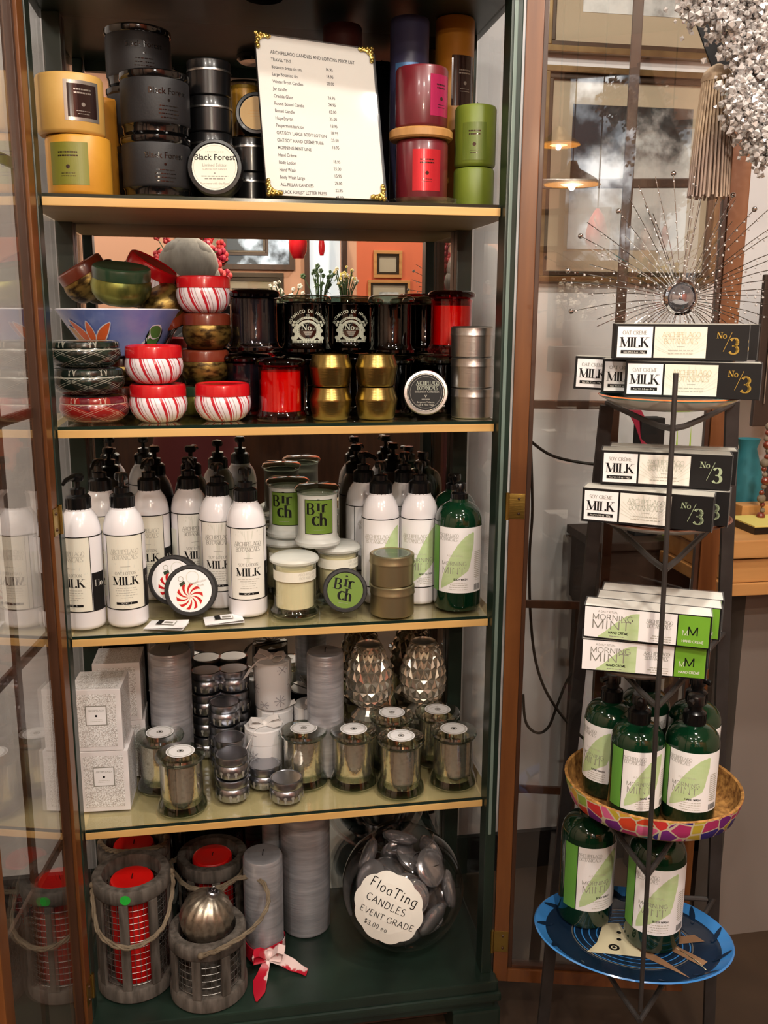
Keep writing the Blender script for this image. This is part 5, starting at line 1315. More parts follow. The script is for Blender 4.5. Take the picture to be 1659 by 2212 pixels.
m.build('band', rw)
m = MB(); m.ball((.006, -Rr-.006, .03), .010, 'ribbon_red', 10)
m.ribbon([(.004, -Rr-.006, .03), (-.012, -Rr-.016, .048), (-.024, -Rr-.018, .046), (-.022, -Rr-.016, .030), (.002, -Rr-.008, .028)], (.004, .016, .008), 'ribbon_red')
m.ribbon([(.008, -Rr-.006, .032), (.024, -Rr-.014, .05), (.036, -Rr-.014, .044), (.03, -Rr-.014, .028), (.008, -Rr-.008, .03)], (.004, .016, .008), 'ribbon_red')
m.build('bow', rw)
m = MB(); m.ribbon([(.002, -Rr-.010, .028), (-.006, -Rr-.022, .010), (-.012, -Rr-.036, .004), (-.016, -Rr-.07, .0025), (-.022, -Rr-.092, .002)], [(.016, .004, .01), (.024, .004, .008), (.028, .002, .004), (.022, -.004, 0), (.004, -.002, 0)], 'ribbon_red')
m.ribbon([(.010, -Rr-.010, .030), (.032, -Rr-.012, .022), (.05, -Rr-.014, .010), (.066, -Rr-.022, .004), (.078, -Rr-.030, .002)], [(.006, .012, .014), (.008, .016, .014), (.010, .02, .010), (.008, .02, 0), (.006, .02, 0)], 'ribbon_red')
m.build('tail', rw); tag(rw, 'red and white patterned ribbon tied round the foot of the silver pillar', 'ribbon')
# glass bowls of floating candles
def glass_ball(name, loc, R, label):
    o = root(name, loc); o['label'] = label; o['category'] = 'bowl'; 
    prof = []
    n = 26
    for i in range(n+1):
        th = .42 + (PI-.42-.50)*i/n; prof.append((R*math.sin(PI-th) if False else R*math.sin(th), R-.006-R*math.cos(th)))
    z0 = prof[0][1]
    prof = [(r, z-z0+.0008) for r, z in prof]; prof = [(0, .0008)] + prof
    top = prof[-1]; prof += [(top[0]+.004, top[1]+.004), (top[0]+.002, top[1]+.007), (top[0]-.002, top[1]+.004)]
    MB().lathe(prof, 'bowl_glass', 56).build('bowl', o); return o, R-.006-z0 + .0008 - 0
def floating():
    o = root('floating_candle'); r = .0375
    MB().lathe([(0, -.014), (r*.6, -.013), (r*.9, -.007), (r, 0), (r*.93, .005), (r*.7, .009), (r*.35, .011), (0, .0115)], 'silver_candle', 28).build('wax', o)
    MB().tube([(0, 0, .011), (.001, 0, .017), (.002, 0, .021)], .0009, 'ink', 5).build('wick', o); return o
fc = floating(); R = .1235
qb = sit(868, 2062, S5, .06)
gbowl, zc = glass_ball('glass_bowl', qb, R, 'round glass bowl of silver floating candles with a handwritten tag')
def fill_bowl(R, n, seed):
    """discs packed at random without touching, those against the glass first"""
    rnd = random.Random(seed); r = .0375; out = []
    probes = [Vector((0, 0, -.002))] + [Vector((.0245*math.cos(2*PI*k/8), .0245*math.sin(2*PI*k/8), -.001)) for k in range(8)]
    zmax = R*math.cos(.62)-.012
    for tries in range(26000):
        if len(out) >= n: break
        wall = tries < 16000
        d = Vector((rnd.gauss(0, 1), rnd.gauss(0, 1), rnd.gauss(0, 1))).normalized()
        if wall:
            q = d.to_track_quat('Z', 'Y').to_matrix().to_4x4() @ Matrix.Rotation(rnd.uniform(-.25, .25), 4, 'X') @ Matrix.Rotation(rnd.uniform(-.25, .25), 4, 'Y')
            c = d*(R-rnd.uniform(.026, .034))
        else:
            q = Euler((rnd.uniform(-.9, .9), rnd.uniform(-.9, .9), 0)).to_matrix().to_4x4(); c = d*R*rnd.uniform(.05, .6)
        if c.z > zmax-.01: continue
        q3 = q.to_3x3(); rim = [c+q3 @ Vector((r*math.cos(2*PI*k/10), r*math.sin(2*PI*k/10), zz)) for k in range(10) for zz in (0,)] + [c+q3 @ Vector((0, 0, .0215)), c+q3 @ Vector((.03, 0, .0075)), c+q3 @ Vector((-.03, 0, .0075)), c+q3 @ Vector((0, .03, .0075)), c+q3 @ Vector((0, -.03, .0075))]
        if any(p.length > R-.004 for p in rim): continue
        P = [c+q3 @ p for p in probes] + [c+q3 @ Vector((0, 0, .014))]
        ok = True
        for c2, P2, _ in out:
            if (c2-c).length > .082: continue
            if any((a-b_).length < .0258 for a in P for b_ in P2): ok = False; break
        if ok: out.append((c, P, q3.to_euler()))
    return [(c, e) for c, P, e in out]
cb_ = qb + Vector((0, 0, R*math.cos(.42)+.0008))
FCG = 'silver floating candles in the glass bowl'
for q, e in fill_bowl(R, 30, 3):
    put(fc, cb_+q, 'silver disc candle among others heaped in the glass bowl with the handwritten tag', 'candle', FCG, rot=e)
# scalloped handwritten tag on the bowl front
tgp = AY(838, 1962, cb_.y-.105); nd = Vector((tgp.x-cb_.x, tgp.y-cb_.y, tgp.z-cb_.z)).normalized(); C0 = cb_ + nd*(R+.0015)
xt = Vector((0, 0, 1)).cross(-nd).normalized(); xt = -xt if xt.x < 0 else xt; yt = nd.cross(xt).normalized(); yt = -yt if yt.z < 0 else yt
tilt = math.radians(-12); xa = xt*math.cos(tilt)+yt*math.sin(tilt); ya = yt*math.cos(tilt)-xt*math.sin(tilt)
def tagmap(u, v, o): return tuple(C0 + xa*u + ya*v + nd*(o - .45*(u*u+v*v)/R*.6) - qb)
m = MB(); n = 80; Rt = .066
ou = [(Rt*(1+.055*abs(math.sin(a*5)))*math.sin(a), Rt*(1+.055*abs(math.sin(a*5)))*math.cos(a)) for a in [2*PI*k/n for k in range(n)]]
for rr0, rr1 in ((0, .35), (.35, .7), (.7, 1)):
    for k in range(n):
        a, b2 = ou[k], ou[(k+1) % n]
        for off in (0, .0006):
            m.add([tagmap(a[0]*rr0, a[1]*rr0, off), tagmap(a[0]*rr1, a[1]*rr1, off), tagmap(b2[0]*rr1, b2[1]*rr1, off), tagmap(b2[0]*rr0, b2[1]*rr0, off)], [(0,1,2,3)] if rr0 else [(0,1,2)], 'paper')
p = Print(.01); HW = dict(serif=False, thick=.11, thin=.09, track=.2, slant=.1)
def hand(txt, u, v, s, dr):
    q, w = glyphs(txt, s, **HW); c, sn = math.cos(dr), math.sin(dr)
    for f in q: p.items.append(('ink', 1, [(u-w/2+x*c-y*sn, v+(x-w/2)*sn+y*c) for x, y in f]))
hand('FloaTing', .002, .026, .0185, -.10); hand('CANDLES', -.006, .001, .0135, -.07); hand('EVENT GRADE', .002, -.024, .0118, -.03); hand('$3.00 ea', -.014, -.044, .0095, -.05)
p.on(m, tagmap, .0008); mt = m.build('paper_tag', gbowl); mt['label'] = 'white scalloped paper tag with handwriting'

# ================================================================ RACK, PLATES AND THEIR GOODS (right, before the open door)
rk = root('metal_rack', (.90, -.30, 0)); tag(rk, 'tall grey iron display rack with tapering legs and five tiers', 'display rack')
RT = Matrix.Translation((-.90, .30, 0))
def rb_(mb, nm, par=rk): return mb.build(nm, par, RT)
def bar(p, q, w, t, m='rack_iron', face=None):
    p, q = Vector(p), Vector(q); d = q-p; z = d.normalized(); x = Vector(face or (1, 0, 0)); x = (x-z*x.dot(z)).normalized(); y = z.cross(x)
    mb = MB(); vs = [p+x*a*w/2+y*b*t/2 for a, b in ((-1,-1),(1,-1),(1,1),(-1,1))]+[q+x*a*w/2+y*b*t/2 for a, b in ((-1,-1),(1,-1),(1,1),(-1,1))]
    return mb.add(vs, [(3,2,1,0),(4,5,6,7),(0,1,5,4),(1,2,6,5),(2,3,7,6),(3,0,4,7)], m)
lt, lb_ = AY(1311, 875, -.17), AY(1183, 2110, -.125); rt_, rbm = AY(1582, 868, -.215), AY(1548, 1760, -.20)
def ext(a, b, z): t = (z-a.z)/(b.z-a.z); return a+(b-a)*t
LEGL = lambda z: ext(lt, lb_, z); LEGR = lambda z: ext(rt_, rbm, z)
rod_t, rod_b = AY(1460, 806, -.435), AY(1383, 2183, -.425)
ROD = lambda z: ext(rod_t, rod_b, z)
rb_(bar(LEGL(0), LEGL(lt.z), .0215, .006), 'leg'); rb_(bar(LEGR(0), LEGR(rt_.z), .0215, .006), 'leg')
rb_(MB().tube([rod_b, rod_t], .0034, 'rack_iron', 10), 'front_rod')
TZ = [1.2440, 1.0740, .8680, .6170, .3660]; APX = [1.2360, 1.0480, .8520, .5920, .3450]
for tz, ap in zip(TZ, APX):
    for LG_ in (LEGL, LEGR):
        a = LG_(tz); c = ROD(ap); mid = a.lerp(c, .55)+Vector((0, 0, (tz-ap)*.12-.004))
        rb_(bar(a, mid, .006, .013, face=(0, 0, 1)) if False else MB().tube([a, a.lerp(mid, .5), mid, mid.lerp(c, .6)+Vector((0, 0, -.002)), c], .0042, 'rack_iron', 8), 'arm')
    rb_(MB().tube([LEGL(tz), LEGR(tz)], .0045, 'rack_iron', 8), 'cross_bar')
# plates
def plate(name, loc, prof, m, label, cat, mats=None, sx=1, sy=1, rz=0, rot=None):
    o = root(name, loc, rot or (0, 0, rz)); mb = MB().lathe(prof, m, 56, mats=mats)
    mb.v = [(x*sx, y*sy, z) for x, y, z in mb.v]; b = mb.build('body', o); tag(o, label, cat); return o
c1 = Vector((.880, -.315, 1.2490))
plate('serving_plate', c1, [(0, 0), (.048, 0), (.075, .006), (.096, .017), (.098, .019), (.096, .0205), (.075, .012), (.048, .0055), (0, .0055)], 'porcelain', 'pale glazed plate with teal and orange rim on the top rack tier', 'plate', ['porcelain']*3+['teal_glaze', 'orange_glaze', 'teal_glaze', 'porcelain', 'porcelain'])
c2 = Vector((.880, -.310, 1.0785))
plate('serving_plate', c2, [(0, 0), (.05, 0), (.075, .004), (.098, .014), (.101, .0165), (.098, .018), (.075, .0095), (.05, .0055), (0, .0055)], 'copper', 'copper-rimmed plate on the second rack tier', 'plate', ['porcelain', 'porcelain', 'porcelain']+['copper']*5)
c3 = Vector((.850, -.330, .8725))
plate('serving_plate', c3, [(0, 0), (.05, 0), (.06, .002), (.06, .0045), (0, .0045)], 'umber', 'thin dark plate under the green and white cartons', 'plate')
# hand cream cartons
BLn, BHt, BDp = .1720, .0478, .0400
def carton(kind):
    o = root('hand_cream_carton'); L, h, d = BLn, BHt, BDp
    m = MB(); m.box((0, 0, .0002), (L, d, h-.0002), 'ink', bev=.0008); m.box((.001, .001, h-.0003), (L-.001, d-.001, h), 'paper' if kind == 'mint' else 'ink_soft'); m.build('carton', o)
    p = Print(.05); e = .0035
    if kind == 'mint':
        p.rect('paper_white', .001, .002, L*.735, h-.0015); p.rect('lime_print', L*.745, .002, L*.985, h-.0015); p.up()
        n = 14; us = [L*(.12+.32*i/n) for i in range(n+1)]
        p.strip('mint_leaf', us, [.0022]*(n+1), [.004+(h-.010)*math.sin(i/n*PI/2)**1.2 for i in range(n+1)])
        p.up(); p.text('ink_grey', 'A DAILY RITUAL', L*.19, h*.82, .0028, serif=False, thick=.1, thin=.1); p.text('ink_grey', 'MORNING', L*.23, h*.60, .0078, serif=False, thick=.1, thin=.1, wid=1.25)
        p.text('ink_grey', 'MINT', L*.22, h*.32, .0125, serif=False, thick=.08, thin=.08, wid=1.45); p.text('ink', 'HAND CREME', L*.28, h*.19, .0034, serif=False, thick=.2, thin=.2); p.lines('ink_grey', L*.2, L*.34, h*.1, 1, .003, .0012)
        brand(p, 'ink_grey', L*.60, h*.64, .0050, wid=.9); p.lines('ink_soft', L*.5, L*.70, h*.24, 3, .0034, .0011, 'r')
        p.text('ink', 'M', L*.86, h*.38, .0125, serif=False, thick=.1, thin=.1, wid=1.2); p.text('paper', 'M', L*.80, h*.36, .008, serif=False, thick=.06, thin=.06); p.text('paper', 'HAND CREME', L*.862, h*.16, .0036, serif=False, thick=.16, thin=.16)
    else:
        p.rect('paper_white', .0035, .0035, L*.285, h-.0035); p.rect('cream_paper' if kind == 'oat' else 'paper', L*.30, .0035, L*.69, h-.0035); p.up()
        for k in range(16):
            a = math.radians(15+150*k/15); c, s = math.cos(a), math.sin(a); l0, l1 = .012, .034+.016*random.random()
            A, B = (L*.5+c*l0, .006+s*l0*.5), (min(L*.685, max(L*.305, L*.5+c*l1)), min(h-.005, .006+s*l1*.85))
            p.poly('ink_faint', [(A[0]-s*.0003, A[1]+c*.0003), (A[0]+s*.0003, A[1]-c*.0003), (B[0]+s*.0005, B[1]-c*.0005), (B[0]-s*.0005, B[1]+c*.0005)])
        p.up(); p.text('ink_grey', ('OAT' if kind == 'oat' else 'SOY')+' CRÉME', L*.15, h*.71, .0046, thick=.14, thin=.06, wid=.98); p.text('ink', 'MILK', L*.15, h*.36, .0130, thick=.19, thin=.04, wid=1.0)
        p.rect('ink', L*.05, h*.18, L*.25, h*.275); p.up(); p.text('paper', 'Net Wt 3.2 oz - 94 g', L*.15, h*.20, .0032)
        brand(p, 'pale_gold' if kind == 'oat' else 'pale_sage', L*.5, h*.65, .0062, thick=.1, thin=.05); p.rect('ink_grey', L*.47, h*.385, L*.53, h*.392); p.lines('ink_soft', L*.38, L*.62, h*.27, 2, .0042, .001)
        gm = 'gold_ink' if kind == 'oat' else 'sage_ink'
        p.text(gm, 'No', L*.80, h*.62, .0082, thick=.17, thin=.07); p.text(gm, '/', L*.845, h*.38, .016, thick=.03, thin=.03, serif=False); p.text(gm, '3', L*.895, h*.2, .0205, thick=.2, thin=.06)
    m = MB(); p.on(m, front(0)); m.build('front_print', o)
    a = MB(); a.box((L-.0005, -.0012, -.0), (L+.0008, d+.0008, h+.0006), 'acetate'); a.box((-.001, -.0013, h+.0003), (L+.0008, d+.0008, h+.0010), 'acetate'); a.build('clear_sleeve', o)
    return o
oatb, soyb, mintb = carton('oat'), carton('soy'), carton('mint')
def cart(pr_, bl, br_, Y, lb, grp, z=None, push=0.0, dx=0.0, roll=0.0):
    a = AY(bl[0], bl[1], Y); b = AZ(br_[0], br_[1], a.z); yaw = math.atan2(b.y-a.y, b.x-a.x)
    if z is not None: a.z = z
    n = Vector((-math.sin(yaw), math.cos(yaw), 0)); u = Vector((math.cos(yaw), math.sin(yaw), 0))
    put(pr_, a+n*push+u*dx, lb, 'carton', grp, rot=(0, roll, yaw)); return a, yaw
G1, G2, G3 = 'black and cream cartons on the top rack tier', 'black and white cartons on the second rack tier', 'green and white cartons on the third rack tier'
cart(oatb, (1347.6, 848), (1640.8, 857), -.345, 'black and cream carton lying in front on the top rack tier', G1, c1.z+.0210)
cart(oatb, (1347.6, 848), (1640.8, 857), -.345, 'black and cream carton half hidden directly behind the front one on the top tier', G1, c1.z+.0210, .0425, -.034)
cart(oatb, (1347.6, 848), (1640.8, 857), -.345, 'slightly tipped black and cream carton sticking out furthest left on the top tier', G1, c1.z+.0225, .0860, -.078, roll=.03)
cart(oatb, (1326.4, 763.7), (1608.8, 767), -.345, 'topmost black and cream carton below the crystal starburst', G1, c1.z+.0700)
cart(oatb, (1326.4, 763.7), (1608.8, 767), -.345, 'black and cream carton behind the topmost one, its dark end showing right', G1, c1.z+.0700, .0425, .022)
Z2 = c2.z+.0190
cart(soyb, (1255, 1123), (1540.7, 1148), -.345, 'black and white carton lying in front on the second rack tier', G2, Z2)
cart(soyb, (1255, 1123), (1540.7, 1148), -.345, 'black and white carton behind the front one, showing its gold number on the right', G2, Z2, .0425, .018)
cart(soyb, (1296.4, 1032), (1578.4, 1046.4), -.330, 'topmost black and white carton on the second rack tier', G2, Z2+.0492)
cart(soyb, (1296.4, 1032), (1578.4, 1046.4), -.330, 'black and white carton just behind the topmost one of the second tier', G2, Z2+.0492, .0425, .010)
Z3 = c3.z+.0050
cart(mintb, (1255, 1443), (1528, 1466), -.345, 'green and white carton lower in front on the third rack tier', G3, Z3)
cart(mintb, (1255, 1443), (1528, 1466), -.345, 'green and white carton behind the lower front one of the third tier', G3, Z3, .0425, .008)
for k, lb in ((0, 'green and white carton on top in front on the third rack tier'), (1, 'green and white carton in the middle of the top row of three'), (2, 'green and white carton rearmost of the top row of three')):
    cart(mintb, (1260, 1366.5), (1534.6, 1395), -.345, lb, G3, Z3+.0500, .0425*k, .010*(k > 0)+.004*k)
# woven basket bowl with a painted rim
cbk = Vector((.908, -.292, .6250)); bk = root('woven_bowl', cbk, (math.radians(-1), math.radians(1.5), 0)); tag(bk, 'shallow woven straw bowl with a colourful floral rim holding green bottles', 'bowl')
MB().lathe([(0, 0), (.117, 0), (.126, .006), (.132, .024), (.136, .040)], 'floral', 56, mats=['straw', 'straw', 'floral', 'floral']).build('rim', bk)
MB().lathe([(.136, .040), (.134, .042), (.131, .040), (.128, .024), (.123, .010), (.1175, .0045), (0, .0045)], 'straw', 56).build('weave', bk)
hw = wash(.0395, .158, .88, False, name='hand_wash_bottle', ps=.80); HG = 'dark green hand wash bottles in the woven bowl'
zb = cbk.z+.0085
for ang, rz, lb in ((-138, -.15, 'dark green bottle foremost in the middle of the woven bowl'), (-66, -.55, 'dark green bottle at the right in the woven bowl'), (150, -1.0, 'dark green bottle at the left in the woven bowl'),
        (78, .4, 'dark green bottle at the back of the woven bowl'), (6, .9, 'dark green bottle at the back right of the woven bowl')):
    a = math.radians(ang); put(hw, (cbk.x+.0690*math.cos(a), cbk.y+.0690*math.sin(a), zb), lb, 'wash bottle', HG, rz=rz)
# blue platter
zr = .4020; L_, R_p = AZ(1153, 1985, zr), AZ(1590, 2052, zr); pc = (L_+R_p)/2; aa = (R_p-L_).length/2; yaw = math.atan2(R_p.y-L_.y, R_p.x-L_.x)
F_ = AZ(1400, 2112, zr); v = F_-pc; bb = abs(-math.sin(yaw)*v.x+math.cos(yaw)*v.y)*1.22
pc.z = zr-.024; pc += Vector((-math.sin(yaw), math.cos(yaw), 0))*bb*.13
o = root('oval_platter', pc, (0, 0, yaw)); tag(o, 'oval blue platter with dark rim strokes and a painted cow face', 'platter')
mb = MB().lathe([(0, 0), (.7, 0), (.86, .004), (.985, .016), (1.0, .018), (.985, .0198), (.88, .0100), (.83, .0058), (0, .0055)], 'plate_blue', 72, mats=['plate_blue']*6+['plate_navy']*2)
mb.v = [(x*aa, y*bb, z) for x, y, z in mb.v]; mb.build('dish', o)
p = Print(.01)
for k in range(13):
    a = 2*PI*k/13+.2; n = 8
    pts = []
    for i in range(n+1):
        t = i/n; rr = .80+.17*t; hw_ = .045*math.sin(PI*(t*.8+.12)); aw = a+.18*t; pts.append((rr, aw, hw_))
    for (r0, a0, h0), (r1, a1, h1) in zip(pts, pts[1:]):
        p.items.append(('plate_navy', 0, [(r0, a0-h0), (r1, a1-h1), (r1, a1+h1), (r0, a0+h0)]))
m = MB(); p.on(m, lambda r, a, of: (r*math.cos(a), r*math.sin(a), .0058+max(0, r-.83)/.155*.014+.0010+of))
for k in range(24):
    r0 = .05+.6*k/24; m.lathe([(r0, .0060), (r0+.006, .0062), (r0+.012, .0060)], 'plate_blue' if k % 3 == 0 else 'silver_label' if k % 7 == 1 else 'plate_navy', 48)
b0 = len(m.v)
m.v = [(x*aa, y*bb, z) for x, y, z in m.v]
cw = Print(.01)
cw.poly('plate_cream', [(-.045, .03), (-.02, .035), (.0, -.01), (.02, -.05), (-.03, -.055), (-.055, -.03)]); cw.poly('plate_cream', [(-.055, -.03), (-.03, -.055), (-.07, -.06)])
cw.poly('plate_brown', [(.0, -.012), (.02, -.05), (.085, -.085), (.05, -.05)]); cw.poly('plate_brown', [(.05, .01), (.10, .035), (.115, .02), (.06, -.005)]); cw.poly('plate_brown', [(.06, -.02), (.105, -.05), (.115, -.035), (.07, -.005)])
cw.up(); cw.disc('ink', -.02, .008, .004, 10); cw.disc('ink', -.02, -.012, .004, 10); cw.disc('ink', -.028, -.036, .009, 12, .005); cw.disc('ink', -.028, -.036, .003, 8)
for k in range(5): cw.poly('plate_cream', [(.065+.008*k, -.008-.007*k), (.067+.008*k, -.008-.007*k), (.10+.003*k, -.038-.005*k), (.098+.003*k, -.038-.005*k)])
cw.on(m, lambda u, v, of: (u, v*.9, .0066+of)); m.build('painted_decor', o)
bwz = pc.z+.0092
bw = wash(.0450, .193, 1.0, True, name='body_wash_bottle', ps=.48); 
put(bw, sit(1260, 2010, bwz, .045), 'dark green bottle standing left on the blue platter', 'wash bottle', 'dark green bottles on the blue platter', rz=.05)
put(bw, sit(1404, 2063, bwz, .045), 'dark green bottle standing right on the blue platter, barcode showing', 'wash bottle', 'dark green bottles on the blue platter', rz=-.42)
# crystal starburst
scn = AY(1470, 643, -.270); so_ = root('crystal_starburst', scn); tag(so_, 'round crystal starburst ornament with sparkling beaded wires', 'ornament')
m = MB(); n = 9; Rc = .0215
RNG = [(1.0, 0.0, 0), (.78, -.0085, .5), (.50, -.0150, 0), (.26, -.0165, .5)]
vs = [(Rc*k*math.cos(2*PI*(i+o)/n), y, Rc*k*math.sin(2*PI*(i+o)/n)) for k, y, o in RNG for i in range(n)]; fs = []
for q in range(3):
    for i in range(n):
        A, B, Cc, D = q*n+i, q*n+(i+1) % n, (q+1)*n+i, (q+1)*n+(i+1) % n
        if RNG[q][2] == 0: fs += [(A, B, Cc), (Cc, B, D)]
        else: fs += [(A, D, Cc), (A, B, D)]
fs.append(tuple(3*n+i for i in range(n))); vs.append((0, .014, 0)); fs += [((i+1) % n, i, 4*n) for i in range(n)]
m.add(vs, fs, 'crystal_face')
m.lathe([(Rc, -.002), (Rc+.0035, -.003), (Rc+.0035, .003), (Rc, .004)], 'silver_ball', 40, M=Matrix.Rotation(PI/2, 4, 'X'))
m.build('crystal_center', so_)
m = MB(); rnd = random.Random(5); balls = []
ztop = c1.z+.0700+BHt
for k in range(64):
    a = 2*PI*k/64+rnd.uniform(-.03, .03); L = rnd.uniform(.10, .165); tilt = rnd.uniform(-.10, .16)
    d = Vector((math.cos(a), -.25*rnd.random()+tilt, math.sin(a))).normalized()
    if d.z < -.15: L = min(L, max(.03, (scn.z-ztop-.002)/-d.z))
    s = d*(Rc+.002); pts = [s+d*(L*t)+Vector((0, 0, .004*math.sin(t*3))) for t in (0, .33, .66, 1)]
    m.tube(pts, .0006, 'silver_ball', 4)
    nbd = int(L/.013)
    for j in range(nbd):
        c = s+d*(L*(j+rnd.random()*.6)/nbd); m.ball(c, rnd.choice((.0010, .0012, .0017)), 'crystal_white', 6)
    if k % 3 == 0 and L > .11 and d.z > -.2: balls.append(pts[-1])
m.build('beaded_wires', so_)
for c in balls: MB().ball(c, .0038, 'silver_ball', 12).build('tip_ball', so_)
# tassel on a black band, crystal garland above
tq = AY(1540, 300, -.292); ts = root('tassel', tq); tag(ts, 'long cream thread tassel hanging before the framed pictures', 'tassel')
zt_, zb_ = AY(1535, 150, -.292).z-tq.z, AY(1535, 425, -.292).z-tq.z
m = MB(); n = 30
for k in range(n):
    for ring in range(2):
        a = 2*PI*(k+.5*ring)/n; r0, r1 = .0185-.006*ring, .0265-.009*ring; jit = rnd.uniform(-.004, .004)
        m.tube([(r0*math.cos(a), r0*math.sin(a), zt_*.86), (r1*.9*math.cos(a), r1*.9*math.sin(a), 0), (r1*math.cos(a)+rnd.uniform(-.001, .001), r1*math.sin(a), zb_+jit)], .00155, 'thread', 5)
m.build('fringe', ts)
MB().lathe([(.0205, zt_*.82), (.0215, zt_*.86), (.019, zt_*.95), (.012, zt_*1.03), (.004, zt_*1.08), (0, zt_*1.09)], 'thread', 24).build('head', ts)
bd = root('garland_band', tq); pts = [AY(px, py, -.245-.002*i)-tq for i, (px, py) in enumerate(((1506, -30), (1520, 40), (1545, 110), (1580, 200), (1592, 240)))]
MB().ribbon(pts, (.020, -.004, .012), 'black_cloth', th=.002).build('band', bd); tag(bd, 'black cloth band looped beside the tassel under the crystal garland', 'band')
gr = root('crystal_garland', tq); m = MB()
CH = [[(1500, -60), (1560, 20), (1600, 110), (1640, 200), (1690, 290)], [(1480, -30), (1505, 10), (1520, 30)], [(1620, -40), (1640, 60), (1665, 150), (1700, 220)], [(1590, 190), (1605, 240), (1640, 300), (1660, 330)], [(1700, 330), (1650, 262), (1595, 250)]]
for ci, ch in enumerate(CH):
    P = [AY(px, py, -.350-.004*ci)-tq for px, py in ch]
    for s in range(len(P)-1):
        n = 330 if ci in (0, 2, 3) else 110
        for j in range(n):
            c = P[s].lerp(P[s+1], rnd.random()); off = Vector((rnd.gauss(0, .011), max(-.022, min(.022, rnd.gauss(0, .010))), rnd.gauss(0, .011)))
            r = rnd.choice((.003, .004, .0055)); M = Matrix.Translation(c+off) @ Euler((rnd.random()*3, rnd.random()*3, 0)).to_matrix().to_4x4()
            m.add([(r,0,0),(-r,0,0),(0,r,0),(0,-r,0),(0,0,r),(0,0,-r)], [(0,2,4),(2,1,4),(1,3,4),(3,0,4),(2,0,5),(1,2,5),(3,1,5),(0,3,5)], 'crystal_white', M=M)
o = m.build('beads', gr); o['kind'] = 'stuff'; tag(gr, 'glittering garland of clear crystal beads at the upper right', 'garland')
m = MB(); 
for ch in CH[:4]: m.tube([AY(px, py, -.352)-tq for px, py in ch], .0014, 'wire_steel', 5)
m.build('wire_core', gr)

# ================================================================ RIGHT BACKGROUND
def picture(name, x0, z0, x1, z1, fw, art, label, matw=.05, y=YW, m='gilt', my=0):
    o = root(name, ((x0+x1)/2, y-.001, (z0+z1)/2)); w, h = (x1-x0)/2, (z1-z0)/2; d = .022; sg = -1 if not my else 1
    f = MB()
    def bx(a, b, c, e, y0, y1, mm, bev=.002): f.box((a, min(y0*sg, y1*sg), c), (b, max(y0*sg, y1*sg), e), mm, bev=bev)
    for q in (0, 1):
        t0, t1, dd, mm = ((0, fw*.55, d, m), (fw*.55, fw, d*.62, 'gilt_dark'))[q]
        bx(-w+t0, w-t0, -h+t0, -h+t1, 0, dd, mm); bx(-w+t0, w-t0, h-t1, h-t0, 0, dd, mm); bx(-w+t0, -w+t1, -h+t1, h-t1, 0, dd, mm); bx(w-t1, w-t0, -h+t1, h-t1, 0, dd, mm)
    f.build('frame', o)
    g = MB(); g.box((-w+fw, min(.003*sg, .005*sg), -h+fw), (w-fw, max(.003*sg, .005*sg), h-fw), 'mat_board'); g.build('mat_board', o)
    a = MB(); a.box((-w+fw+matw, min(.0052*sg, .006*sg), -h+fw+matw), (w-fw-matw, max(.0052*sg, .006*sg), h-fw-matw), art); a.build('print', o)
    g = MB(); g.box((-w+fw, min(.009*sg, .0105*sg), -h+fw), (w-fw, max(.009*sg, .0105*sg), h-fw), 'pane'); g.build('glass', o)
    tag(o, label, 'picture'); return o
picture('framed_picture', .950, 1.448, 1.372, 1.892, .024, 'glare_print', 'gilt framed landscape print seen through the open right door', .048)
picture('framed_picture', .950, 1.918, 1.392, 2.36, .024, 'glare_print', 'gilt framed picture hung above the landscape print', .06)
# dark console and goods behind the door
cx0, cx1 = X(1268, 1180, .40), X(1440, 1180, .40); ctz = AY(1380, 1168, .30).z
cs = root('console_table', ((cx0+cx1)/2, .38, 0)); hw2 = (cx1-cx0)/2+.02
MB().box((-hw2, -.09, ctz-.02), (hw2, .10, ctz), 'umber', bev=.003).build('tabletop', cs); MB().box((-hw2+.01, -.08, ctz-.17), (hw2-.01, .09, ctz-.02), 'umber').build('apron', cs)
for sx in (-1, 1):
    for sy in (-.07, .075): MB().box((sx*(hw2-.03)-.012, sy-.012, 0), (sx*(hw2-.03)+.012, sy+.012, ctz-.17), 'umber').build('leg', cs)
tag(cs, 'dark brown console table against the wall behind the rack', 'table')
hb = root('gift_bag', (X(1408, 940, .36), .36, ctz)); hh = AY(1408, 890, .36).z-ctz
MB().box((-.035, -.02, 0), (.02, .02, hh*.96), 'black_cloth', bev=.003).build('bag', hb)
m = MB(); m.ribbon([(-.05, 0, hh*1.05), (-.03, -.01, hh*.9), (-.012, -.022, hh*.7)], (.03, .01, .01), 'crimson'); m.build('crimson_bow', hb); tag(hb, 'black gift bag with a crimson bow standing on the dark console', 'bag')
lp = root('tissue_paper', (X(1468, 940, .35), .35, ctz)); m = MB()
for k in range(5): m.add([(-.03+.014*k, -.01, 0), (-.01+.014*k, -.012, 0), (-.022+.016*k, .0, hh*(.7+.2*(k % 2)))], [(0,1,2)], 'lime'); 
m.lathe([(.03, 0), (.026, hh*.5), (.02, hh*.6), (0, hh*.6)], 'lime', 10, smooth=False); m.build('paper', lp); tag(lp, 'bright lime tissue paper on the dark console', 'tissue paper')
